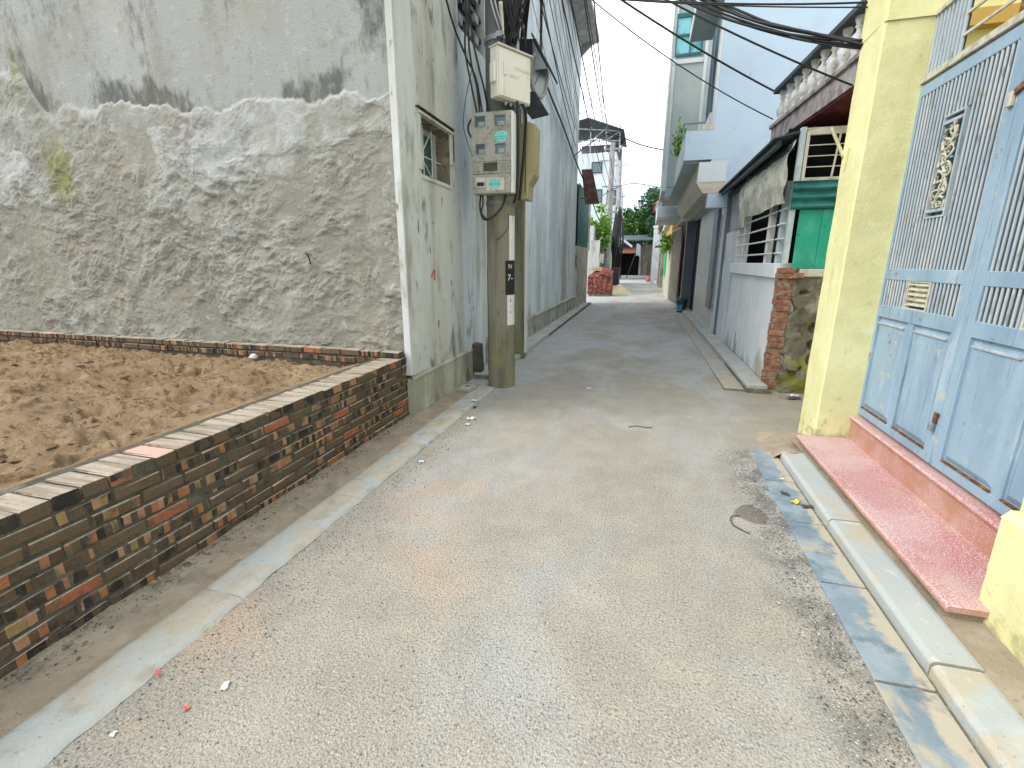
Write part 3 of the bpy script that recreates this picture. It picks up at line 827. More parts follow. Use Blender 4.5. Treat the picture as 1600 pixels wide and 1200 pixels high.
bl = thing('brick_ledge', 'single row of bricks along the foot of the rough grey wall behind the sand', 'brick ledge', (-5.3, 4.12, .5))
box(-9.0, -2.27, 4.075, 4.185, .35, .66).build('mortar', M['mortar'], bl)
x = -2.26
i = 0
while x > -8.9:
    L = .2235 if random.random() < .62 else .112
    inst(random.choice(st_me), 'brick', (x - L / 2, 4.10 + random.gauss(0, .003), .668 + random.gauss(0, .002)), bl, (0, 0, math.pi / 2 + random.gauss(0, .012)), (1, 1 if L > .2 else .47, 1))
    inst(random.choice(st_me), 'brick', (x - L / 2 - .06, 4.115 + random.gauss(0, .003), .596 + random.gauss(0, .002)), bl, (0, 0, math.pi / 2 + random.gauss(0, .012)), (1, 1 if L > .2 else .47, 1))
    x -= L

# ------------------------------------------------------------------ the near house on the left
h1 = thing('plastered_house', 'tall old house with a rough plastered gable above the sand plot', 'house', (-4, 5, 0))
XS = -2.2
xs = np.linspace(-9.2, XS - .055, 820)
zs = np.linspace(.55, 5.4, 580)
X_, Z2 = np.meshgrid(xs, zs)
wob = fbm(X_ * .8, Z2 * .8, 4, 61) * .5
edge_z = 3.02 + .20 * (fbm(X_ * 1.4, Z2 * 0 + 3, 5, 71, .6) - .5) + .14 * ss(-X_, 4.0, 5.4) + .17 * (fbm(X_ * 5, Z2 * 4, 4, 72, .6) - .5) + .5 * ss(-X_, 6.45, 6.9)
soft = ss(fbm(X_ * .9, Z2 * .2, 3, 77), .44, .58)
low = ss(edge_z - Z2, -.012 - .05 * soft, .022 + .10 * soft)                       # 1 below the edge: slapped-on coat
a = fbm(X_ * 1.5 + wob, Z2 * 1.7 + wob, 5, 81, .55)
b = fbm(X_ * 5.2 + 2 * a, Z2 * 7.0 + a * 2, 5, 91, .58)
ter = np.zeros_like(X_)
for k, th in enumerate((.34, .40, .46, .52, .58, .64)):
    ter += ss(b + .30 * (a - .5), th, th + .009) * .85
ter2 = np.zeros_like(X_)
cc = fbm(X_ * 11 + b * 3, Z2 * 15 + a * 3, 4, 95, .55)
for th in (.42, .50, .58):
    ter2 += ss(cc, th, th + .02)
big = ss(a, .44, .455) * .5 + ss(a, .56, .575) * .5
topflake = ss(fbm(X_ * 1.1, Z2 * 1.3, 4, 101), .50, .51) * ss(Z2, 2.2, 2.75)
calm = .35 + .65 * ss(fbm(X_ * 1.7, Z2 * 2.1, 4, 141), .40, .60)
crk = np.zeros_like(X_)
for th in (.37, .46, .55, .63):
    crk = np.maximum(crk, 1 - ss(np.abs(b + .30 * (a - .5) - th), .0, .0065))
crk *= ss(fbm(X_ * 5, Z2 * 6, 3, 151), .46, .56) * low
relief = .0085 * ter * calm + .0032 * ter2 * calm - .006 * crk + .009 * big + .010 * topflake + .006 * (b - .5)
relief = relief * (1 - .45 * ss(Z2, 2.2, 2.9))
up = .004 * (fbm(X_ * 6, Z2 * 2.4, 5, 111) - .5)
disp = low * (relief * .78 + .009) + (1 - low) * up
layer = low * (.10 + .20 * ter / 5 + .10 * ter2 / 3 + .16 * big + .30 * topflake + .20 * ss(Z2 + .9 * (a - .5), 1.6, 2.9) - .10 * (1 - ss(Z2, .6, 1.5))) + (1 - low) * (.92 + .16 * (fbm(X_ * 2.2, Z2 * .5, 4, 7) - .5))
above = ss(Z2 - edge_z, -.01, .03) * (1 - ss(Z2 - edge_z, .05, .36))
mould = above * ss(fbm(X_ * 1.3, Z2 * .4, 4, 131), .40, .60) * ss(X_, -6.0, -4.6) * .9
mould += .85 * ss(X_, -3.2, -2.4) * ss(Z2, 2.95, 3.5) * ss(fbm(X_ * 2.5, Z2 * 2.0, 4, 133), .38, .6)
mould += .5 * above * ss(-X_, 3.0, 4.5)
mould += .6 * ss(Z2, 3.1, 3.2) * ss(fbm(X_ * 2.2, Z2 * .45, 4, 137), .52, .68)
moss = 1.0 * np.exp(-(((X_ + 6.5) / .28) ** 2 + ((Z2 - 2.6) / .42) ** 2)) + .8 * np.exp(-(((X_ + 6.85) / .16) ** 2 + ((Z2 - 3.7) / .5) ** 2))
moss += .35 * np.exp(-(((X_ + 6.3) / .5) ** 2 + ((Z2 - 2.2) / .5) ** 2))
Yw = 4.205 - disp
rough_wall = npgrid('rough_wall', np.stack([X_, Yw, Z2], -1), M['rough'], h1, [('layer', np.clip(layer, 0, 1)), ('mould', np.clip(mould, 0, 1)), ('moss', np.clip(moss, 0, 1)), ('crack', crk)])
gable = box(-9.2, XS - .055, 4.30, 4.5, .0, 5.4).build('gable_wall', M['oldwall'], h1)
# side wall on the alley with the openings
sw = MB().holes('x', XS - .25, XS, 4.215, 5.66, .42, 5.4, [(4.60, 5.34, 2.40, 2.93)])
sw.build('side_wall', M['oldwall'], h1)
MB().prism([(XS - .06, 4.15), (XS + .012, 4.15), (XS + .012, 4.50), (XS - .06, 4.50)], 'z', .44, 5.4).build('corner_pilaster', M['oldwall'], h1, bevel=.006)
box(XS - .20, XS + .016, 4.16, 5.90, -.05, .405).build('plinth', M['plinth'], h1)
MB().grid(4, 60, lambda u, v: (XS - .02 + .05 * u, 4.15 + 1.75 * v, .43 - .03 * u ** 2 + .014 * (vn(np.float64(v * 40), np.float64(u), 3) - .5))).build('plinth_ledge', M['plinth'], h1)
# window of the side wall
wn = MB().holes('x', XS - .2, XS - .16, 4.60, 5.34, 2.40, 2.93, [(4.66, 5.28, 2.46, 2.87)]).build('window', M['lightblue'], h1)
box(XS - .193, XS - .183, 4.66, 5.28, 2.46, 2.87).build('pane', M['glass_green'], wn)
gr = MB()
gr.tube([(XS - .10, 4.62, 2.62), (XS - .10, 5.32, 2.62)], .006, 6)
gr.tube([(XS - .10, 4.66, 2.42), (XS - .10, 4.66, 2.91)], .006, 6)
gr.tube([(XS - .10, 4.87, 2.42), (XS - .10, 4.87, 2.91)], .006, 6)
gr.tube([(XS - .10, 5.08, 2.42), (XS - .10, 5.08, 2.91)], .006, 6)
gr.tube([(XS - .10, 4.77 + .085 * math.cos(t / 12 * 6.2832), 2.62 + .085 * math.sin(t / 12 * 6.2832)) for t in range(13)], .006, 6)
gr.tube([(XS - .10, 4.85, 2.66), (XS - .10, 5.06, 2.88)], .006, 6)
gr.tube([(XS - .10, 4.85, 2.58), (XS - .10, 5.06, 2.44)], .006, 6)
gr.build('grille', M['white_paint'], wn)
MB().prism([(XS - .004, 2.985), (XS + .035, 2.955), (XS + .035, 2.935), (XS - .004, 2.935)], 'y', 4.54, 5.40).build('hood', M['oldwall'], wn)
box(XS - .004, XS + .02, 4.545, 4.60, 2.44, 2.934).build('surround', M['oldwall'], wn)
box(XS - .004, XS + .02, 5.34, 5.395, 2.62, 2.934).build('surround', M['oldwall'], wn)
MB().prism([(XS - .25, 2.40), (XS + .012, 2.385), (XS + .012, 2.36), (XS - .25, 2.36)], 'y', 4.60, 5.34).build('sill', M['oldwall'], wn)
box(XS - .9, XS - .26, 4.55, 5.4, 2.3, 3.0).build('room', M['dark'], h1)
MB().box(XS - .159, XS - .001, 5.325, 5.339, 2.405, 2.925).box(XS - .159, XS - .001, 4.601, 5.324, 2.917, 2.929).box(XS - .159, XS - .001, 4.601, 5.324, 2.401, 2.409).build('reveal', M['reveal'], wn)
MB().box(XS - .01, XS + .038, 4.52, 5.42, 2.986, 2.992).box(XS - .01, XS + .03, 5.396, 5.412, 2.66, 2.986).build('drip_edge', M['mortar'], wn)
# dark bent nail on the gable and a red scribble on the side wall
nail = tag(MB().tube(smooth_path([(-3.30, 4.16, 1.63), (-3.27, 4.13, 1.635), (-3.25, 4.13, 1.60), (-3.235, 4.13, 1.53)], 4), .008, 6).build('nail', M['black'], at=(-3.27, 4.15, 1.6)), 'bent black spike sticking out of the rough grey wall', 'spike')
MB().bar((XS + .0135, 4.70, 1.40), (XS + .0135, 4.78, 1.47), .006, .012).bar((XS + .0135, 4.78, 1.36), (XS + .0135, 4.785, 1.48), .006, .012).build('paint_mark', M['ink_red'], h1)


# ------------------------------------------------------------------ long pale-blue house beyond
h2 = thing('long_house', 'long house with a streaked pale blue side wall along the alley', 'house', (-4, 11, 0))
MB().holes('x', XS - .25, XS, 5.665, 15.6, -.05, 7.75, [(5.70, 6.64, 4.12, 5.5)]).build('side_wall', M['bluewall'], h2)
MB().holes('y', 15.35, 15.6, -8, XS - .26, -.05, 7.75, []).build('end_wall', M['bluewall'], h2)
box(XS - .2, XS + .035, 7.62, 16.2, -.05, .43).build('plinth', M['plinth'], h2)
MB().prism([(XS - .01, .505), (XS + .055, .475), (XS + .055, .435), (XS - .01, .435)], 'y', 7.62, 16.2).build('plinth_ledge', M['plinth'], h2)
lw = MB().holes('x', XS - .16, XS - .11, 5.70, 6.64, 4.12, 5.5, [(5.75, 6.59, 4.17, 5.45)]).build('window', M['dark_metal'], h2)
for k in range(4):
    z = 4.32 + .23 * k
    MB().bar((XS - .06, 5.70, z), (XS - .06, 6.64, z), .03, .05).build('bar', M['dark_metal'], lw)
for k in range(4):
    for j in range(3):
        box(XS - .09, XS - .02, 5.79 + .28 * j, 5.91 + .28 * j, 4.20 + .23 * k, 4.295 + .23 * k).build('block', M['concrete_grey'], lw, bevel=.006)
box(XS - .9, XS - .26, 5.67, 6.7, 4.0, 5.6).build('room', M['dark'], h2)
# eaves
ev = MB()
ev.prism([(XS, 7.62), (XS + .50, 7.72), (XS + .50, 7.80), (XS, 7.72)], 'y', 8.0, 15.72)
ev.build('eaves', M['concrete_grey'], h2)
MB().prism([(XS + .005, 7.35), (XS + .36, 7.66), (XS + .005, 7.61)], 'y', 15.55, 15.60).build('eaves_bracket', M['concrete_grey'], h2)
box(-9, XS + .48, 8.0, 15.8, 7.82, 7.9).build('roof', M['roofsheet'], h2)
# short dark mortar block at the foot of the pole
tag(MB().prism([(XS - .02, -.03), (XS + .12, -.03), (XS + .10, .46), (XS - .02, .48)], 'y', 5.93, 6.1).build('pier_stub', M['mortar'], at=(XS, 6, 0), bevel=.012), 'short dark mortar stub against the wall behind the foot of the pole', 'stub')

# lower yard wall, green sheet and rusty awning
yw = thing('yard_wall', 'low stained yard wall topped by dark green sheeting past the long house', 'wall', (-2.35, 17.2, 0))
box(XS - .2, XS + .06, 15.72, 18.75, -.05, 2.07).build('wall', M['plinth'], yw)
pr = [(0, 0)]
n = 24
MB().grid(n * 4, 1, lambda u, v: (XS + .03 + .028 * math.sin(u * n * 6.2832 / 2), 15.75 + 3.0 * u, 2.06 + 1.9 * v)).build('corrugated_sheet', M['tealsheet'], yw)
box(XS - .05, XS - .012, 15.75, 18.7, 2.075, 3.95).build('sheet_frame', M['dark_metal'], yw)
MB().bar((XS + .075, 18.72, 2.0), (XS + .075, 18.72, 3.98), .05).build('post', M['white_paint'], yw)
aw = thing('rusty_awning', 'rust brown tin awning tilted over the green sheeting', 'awning', (-1.9, 16.6, 4))
def awn(d):
    return lambda u, v: ((XS + .33 * u) * (1 - v) + (-1.95 + .42 * u) * v + d * .3, 16.5 - .75 * v + d, 4.48 - 1.13 * v + .014 * math.sin(u * 44))
MB().grid(56, 6, awn(0)).build('sheet', M['rustsheet'], aw)
MB().grid(56, 6, awn(.012)).build('lining', M['rustsheet'], aw)
MB().bar((-1.95, 15.78, 3.34), (-1.53, 15.78, 3.34), .03).bar((XS, 16.54, 4.45), (-1.87, 16.54, 4.45), .03).bar((-1.86, 16.54, 4.44), (-1.53, 15.79, 3.35), .025).bar((XS, 16.5, 3.6), (-1.75, 15.85, 3.5), .02).build('frame', M['rust'], aw)

# ------------------------------------------------------------------ pole and its boxes
PX, PY = -1.70, 5.66
pole = thing('utility_pole', 'thick stained concrete utility pole carrying meter boxes and black cables', 'utility pole', (PX, PY, 0))
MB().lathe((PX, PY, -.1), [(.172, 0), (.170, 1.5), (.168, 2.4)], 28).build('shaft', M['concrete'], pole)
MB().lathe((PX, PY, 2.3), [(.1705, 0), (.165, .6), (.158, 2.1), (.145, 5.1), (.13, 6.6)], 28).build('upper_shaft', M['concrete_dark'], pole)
def band(z, r, h, m, name='band'):
    return MB().lathe((PX, PY, z), [(r, 0), (r, h)], 28).build(name, m, pole)
def arc_patch(a0, a1, z0, z1, r, m, name):
    return MB().grid(10, 4, lambda u, v: (PX + r * math.cos(a0 + (a1 - a0) * u), PY + r * math.sin(a0 + (a1 - a0) * u), z0 + (z1 - z0) * v)).build(name, m, pole)
A0, A1 = math.radians(-56), math.radians(0)
arc_patch(A0, A1, 1.17, 1.57, .1722, M['black'], 'number_plate')
arc_patch(A0 + .14, A1, .80, 1.165, .1715, M['white_paint'], 'paper_strip')
arc_patch(A0 + .3, A1, 1.575, 2.08, .1712, M['white_paint'], 'paint_streak')
def onpole(a, z, body, size, m):
    r = .1735
    text(body, size, m, pole, (r * math.cos(a), r * math.sin(a), z), (math.pi / 2, 0, a + math.pi / 2))
onpole(math.radians(-34), 1.50, 'N', .075, M['white_paint'])
onpole(math.radians(-34), 1.37, '7-', .105, M['white_paint'])
for z, ch in ((1.10, 'E'), (1.03, '-'), (.96, 'L')):
    onpole(math.radians(-32), z, ch, .05, M['ink_black'])
band(3.86, .172, .05, M['galv'], 'clamp')
band(2.20, .176, .045, M['galv_dark'], 'clamp')
box(PX + .02, PX + .09, PY - .215, PY - .16, 3.86, 3.91).build('clamp_bolt', M['galv'], pole)
arc_patch(math.radians(160), math.radians(215), .2, 1.5, .1715, M['rust'], 'left_edge_strip')  # dark brown strip down the left edge of the pole

post = thing('concrete_post', 'plain square concrete post standing behind the round utility pole', 'post', (-1.93, 7.47, 0))
MB().prism([(-2.03, 7.38), (-1.835, 7.38), (-1.835, 7.56), (-2.03, 7.56)], 'z', -.05, 4.6).build('shaft', M['concrete'], post, bevel=.012)
box(-1.834, -1.820, 7.40, 7.56, .1, 4.55).build('lit_edge', M['white_paint'], post)  # white strip painting in the light on the post's right side

# grey meter box
mbx = thing('meter_box', 'grimy grey four-window meter box with two teal stickers', 'meter box', (-1.71, 5.42, 2.29))
YF = 5.42 - .02
def bx(x0, x1, y0, y1, z0, z1, name, m, par=None, bev=.004):
    return box(x0, x1, y0, y1, z0, z1).build(name, m, par or mbx, bevel=bev)
MB().holes('y', YF - .012, YF + .03, -1.955, -1.500, 2.64, 3.135, [(-1.915, -1.79, 2.99, 3.10), (-1.685, -1.56, 2.985, 3.095), (-1.91, -1.795, 2.715, 2.82), (-1.68, -1.56, 2.71, 2.815)]).build('cover', M['box_old'], mbx)
bx(-1.955, -1.475, YF + .03, YF + .13, 2.30, 3.14, 'body', M['box_old'], bev=.012)
MB().prism([(-1.4995, 2.30), (-1.470, 2.31), (-1.470, 3.12), (-1.4995, 3.135)], 'y', YF - .010, YF + .11).build('side', M['white_paint'], mbx, bevel=.004)
for (x0, x1, z0, z1) in ((-1.915, -1.79, 2.99, 3.10), (-1.685, -1.56, 2.985, 3.095), (-1.91, -1.795, 2.715, 2.82), (-1.68, -1.56, 2.71, 2.815)):
    w = MB().holes('y', YF + .000, YF + .018, x0, x1, z0, z1, [(x0 + .012, x1 - .012, z0 + .012, z1 - .012)]).build('window', M['galv_dark'], mbx)
    box(x0 + .012, x1 - .012, YF + .008, YF + .014, z0 + .012, z1 - .012).build('pane', M['glass_dark'], w)
    box(x0 + .035, x1 - .015, YF + .006, YF + .0078, z0 + .014, z0 + .055).build('dial', M['galv'], w)
MB().prism([(YF - .004, 2.515), (YF + .03, 2.515), (YF + .03, 2.635), (YF - .018, 2.635)], 'x', -1.953, -1.502).build('lid', M['box_old'], mbx)
bx(-1.815, -1.655, YF - .0195, YF - .005, 2.545, 2.625, 'patch', M['mortar'], bev=0)
bx(-1.953, -1.502, YF - .016, YF + .03, 2.305, 2.508, 'lower_cover', M['box_old'], bev=.006)
bx(-1.905, -1.80, YF - .0195, YF - .0162, 2.37, 2.475, 'paper_label', M['cream'], bev=0)
bx(-1.895, -1.81, YF - .0215, YF - .0197, 2.385, 2.425, 'black_label', M['black'], bev=0)
bx(-1.785, -1.575, YF - .0195, YF - .0162, 2.335, 2.47, 'paper_label', M['cream'], bev=0)
def sticker(cx, cz, w, h, lines, ellipse=False, yy=None):
    yy = yy or YF - .0125
    pts = []
    for k in range(20):
        a = 2 * math.pi * k / 20
        ca, sa = math.cos(a), math.sin(a)
        e = .5 if not ellipse else .8
        pts.append((cx + w / 2 * math.copysign(abs(ca) ** e, ca), cz + h / 2 * math.copysign(abs(sa) ** e, sa)))
    s_ = MB().prism(pts, 'y', yy - .002, yy).build('sticker', M['label_teal'], mbx)
    for body, size, dz in lines:
        text(body, size, M['label_ink'], s_, Vector((cx, yy - .003, cz + dz)) - wl(mbx), (math.pi / 2, 0, 0), ext=.0005)
sticker(-1.61, 2.885, .155, .105, [('0 2 2 6', .022, .026), ('0Z3DT', .052, -.018)], True)
sticker(-1.685, 2.405, .135, .095, [('Ma so : 2 0 4 7 0 2', .014, .030), ('0011KD', .042, -.006)], yy=YF - .0197)
MB().tube([(-1.73, YF - .022, 2.345), (-1.73, YF - .0165, 2.345)], .006, 8).build('screw', M['black'], mbx)
MB().tube([(-1.67, YF - .022, 2.348), (-1.67, YF - .0165, 2.348)], .005, 8).build('screw', M['black'], mbx)

# cream cabinet, turned towards the alley
CA = math.radians(90 - 31.3)
cb = thing('junction_cabinet', 'cream metal cabinet with faded orange print strapped to the pole', 'cabinet', (-1.60, 5.25, 3.236))
cb.scale = (.965, .965, .965)
cb.rotation_euler = (0, 0, CA)
def cbx(x0, x1, y0, y1, z0, z1, name, m, bev=.004, par=None):
    return box(x0, x1, y0, y1, z0, z1).build(name, m, par or cb, bevel=bev, local=True)
cbx(.0, .50, .004, .125, 0, .485, 'body', M['box_cream'], .006)
door = cbx(.012, .488, -.010, .0035, .012, .470, 'door', M['box_cream'])
cbx(-.012, .512, -.028, .135, .4855, .500, 'lid', M['box_cream'])
hd = cbx(.075, .108, -.032, -.0105, .215, .345, 'handle', M['white_paint'], .006, par=door)
lk = cbx(-.034, -.0005, .02, .10, .14, .33, 'lock_box', M['box_cream'], .008)
text('HABTUCO-CCOM', .043, M['ink_orange'], door, (.298, -.0112, .315), (math.pi / 2, 0, -.02), ext=.0004)
text('NHCT', .050, M['ink_orange'], door, (.235, -.0112, .228), (math.pi / 2, 0, 0), ext=.0004)
for k in range(4):
    MB().lathe((.17 + .075 * k, .06, -.045), [(.016, 0), (.018, .02), (.018, .044)], 10).build('gland', M['galv'], cb, local=True)
MB().tube([(.42, .06, -.04), (.42, .06, -.19)], .016, 8).build('conduit', M['galv'], cb, local=True)

# olive box seen edge-on
ob = thing('olive_box', 'narrow olive green meter box hanging behind the grey meter box', 'meter box', (-1.42, 5.85, 2.28))
MB().prism([(-1.512, 2.29), (-1.405, 2.28), (-1.395, 2.44), (-1.325, 2.55), (-1.318, 3.08), (-1.425, 3.125), (-1.512, 3.115)], 'y', 5.78, 6.06).build('body', M['box_olive'], ob, bevel=.006)
MB().prism([(-1.512, 2.285), (-1.435, 2.275), (-1.435, 3.132), (-1.512, 3.12)], 'y', 5.765, 5.779).build('cover', M['box_olive'], ob)
MB().bar((-1.428, 5.772, 2.35), (-1.428, 5.772, 3.07), .008).build('seam', M['mortar'], ob)

# hooded fan housing behind the cabinet
hv = thing('hooded_housing', 'dark hooded metal housing with a round rim behind the cream cabinet', 'housing', (-1.4, 6.2, 3.3))
MB().prism([(-1.60, 3.74), (-1.42, 3.74), (-1.38, 4.04), (-1.60, 4.06)], 'y', 6.05, 6.45).build('back_box', M['dark_metal'], hv)
MB().prism([(-1.43, 4.07), (-1.42, 4.09), (-1.20, 3.72), (-1.215, 3.705)], 'y', 6.0, 6.52).build('hood', M['dark_metal'], hv)
MB().prism([(-1.42, 4.03), (-1.24, 3.72), (-1.40, 3.72)], 'y', 6.03, 6.05).build('hood_side', M['galv'], hv)
MB().prism([(-1.50, 3.30), (-1.28, 3.335), (-1.37, 3.48), (-1.50, 3.50)], 'y', 6.0, 6.4).build('lower_flap', M['dark_metal'], hv)
rim = []
for k in range(25):
    a = 2 * math.pi * k / 24
    rim.append((-1.355 + .085 * math.cos(a) * .8, 6.1 + .14 * math.cos(a), 3.68 + .225 * math.sin(a)))
MB().tube(rim, .024, 8).build('rim', M['concrete_grey'], hv)
MB().add(rim[:-1], [tuple(range(24))]).build('disc', M['galv'], hv)
MB().tube([rim[3], rim[15]], .008, 6).build('bracket', M['galv_dark'], hv)

# ------------------------------------------------------------------ right: yellow gate posts, steps, blue gate
def post_mesh(x0, x1, y0, y1, z0, z1, n=40, amp=.006, seed=0):
    """rendered masonry post with slightly uneven faces and softened corners"""
    mb = MB()
    c = .012
    ring = [(x0 + c, y0), (x1 - c, y0), (x1, y0 + c), (x1, y1 - c), (x1 - c, y1), (x0 + c, y1), (x0, y1 - c), (x0, y0 + c)]
    m = len(ring)
    vs = []
    for j in range(n + 1):
        z = z0 + (z1 - z0) * j / n
        for i, (x, y) in enumerate(ring):
            d = amp * (2 * float(vn(np.float64(z * 7 + i * 3.3 + seed), np.float64(i * 5.1), seed)) - 1)
            cx, cy = (x0 + x1) / 2, (y0 + y1) / 2
            vs.append((x + d * (1 if x > cx else -1), y + d * .7 * (1 if y > cy else -1), z))
    fs = [(j * m + i, j * m + (i + 1) % m, (j + 1) * m + (i + 1) % m, (j + 1) * m + i) for j in range(n) for i in range(m)]
    mb.add(vs, fs)
    mb.add(vs[-m:], [tuple(range(m))])
    return mb

gp = thing('gate_post', 'tall pale yellow gate post between the blue gate and the mossy wall', 'gate post', (1.6, 4.5, 0))
post_mesh(1.485, 1.90, 4.30, 4.70, -.05, 6.2, 60, .004, 3).build('shaft', M['yellow'], gp)
post_mesh(1.481, 1.905, 4.288, 4.705, 3.16, 6.2, 20, .003, 5).build('upper_band', M['yellow'], gp)
st = thing('iron_strut', 'stubby yellow painted iron strut fixed to the far side of the gate post', 'strut', (1.5, 4.75, 2.4))
MB().tube([(1.472, 4.62, 2.36), (1.46, 4.98, 2.66)], .014, 8).build('tube', M['box_olive'], st)
MB().prism([(4.55, 2.42), (4.69, 2.42), (4.58, 2.26)], 'x', 1.468, 1.482).build('plate', M['yellow'], st)

gp2 = thing('gate_post', 'nearest pale yellow gate post with a ledge, at the right edge of the picture', 'gate post', (1.7, 1.7, 0))
post_mesh(1.525, 2.0, 1.15, 2.195, .0, 6.0, 60, .004, 9).build('shaft', M['yellow'], gp2)
post_mesh(1.497, 2.02, 1.10, 2.225, .0, .53, 14, .006, 12).build('base', M['yellow'], gp2)
MB().prism([(1.497, .525), (1.527, .56), (1.6, .56), (1.6, .525)], 'y', 1.10, 2.222).build('ledge', M['yellow'], gp2)

sp = thing('entrance_step', 'pink terrazzo entrance step in front of the blue gate', 'step', (1.55, 3.2, .06))
MB().prism([(1.352, .088), (1.347, .108), (1.354, .124), (1.70, .130), (1.765, .13), (1.765, .088)], 'y', 2.14, 4.285).build('tread', M['terrazzo'], sp, bevel=.005)
box(1.385, 1.76, 2.16, 4.27, .02, .089).build('base', M['verge'], sp)
box(1.742, 1.80, 2.215, 4.295, .129, .292).build('riser', M['terrazzo'], sp)
MB().prism([(1.730, .288), (1.722, .304), (1.732, .318), (2.2, .32), (2.2, .288)], 'y', 2.215, 4.30).build('sill', M['terrazzo'], sp, bevel=.004)

GX = 1.775          # gate plane (front of the frames)
GB, GT = .345, 2.735
CYL = {}
def rod_me(L, r=.0082):
    key = (round(L, 4), r)
    if key not in CYL:
        me = MB().tube([(0, 0, 0), (0, 0, L)], r, 7).mesh('rod')
        me.materials.append(M['gate_rod'])
        CYL[key] = me
    return CYL[key]

def scroll(cx, cz, r, turns, a0, w, mb, flip=1):
    pts = []
    for k in range(18):
        t = k / 17
        a = a0 + flip * turns * 6.2832 * t
        rr = r * (1 - .8 * t)
        pts.append((GX + .004 + .006 * math.sin(k), cy_off + cx + rr * math.cos(a), cz + rr * math.sin(a)))
    mb.tube(pts, w, 6, w * .5)
cy_off = 0

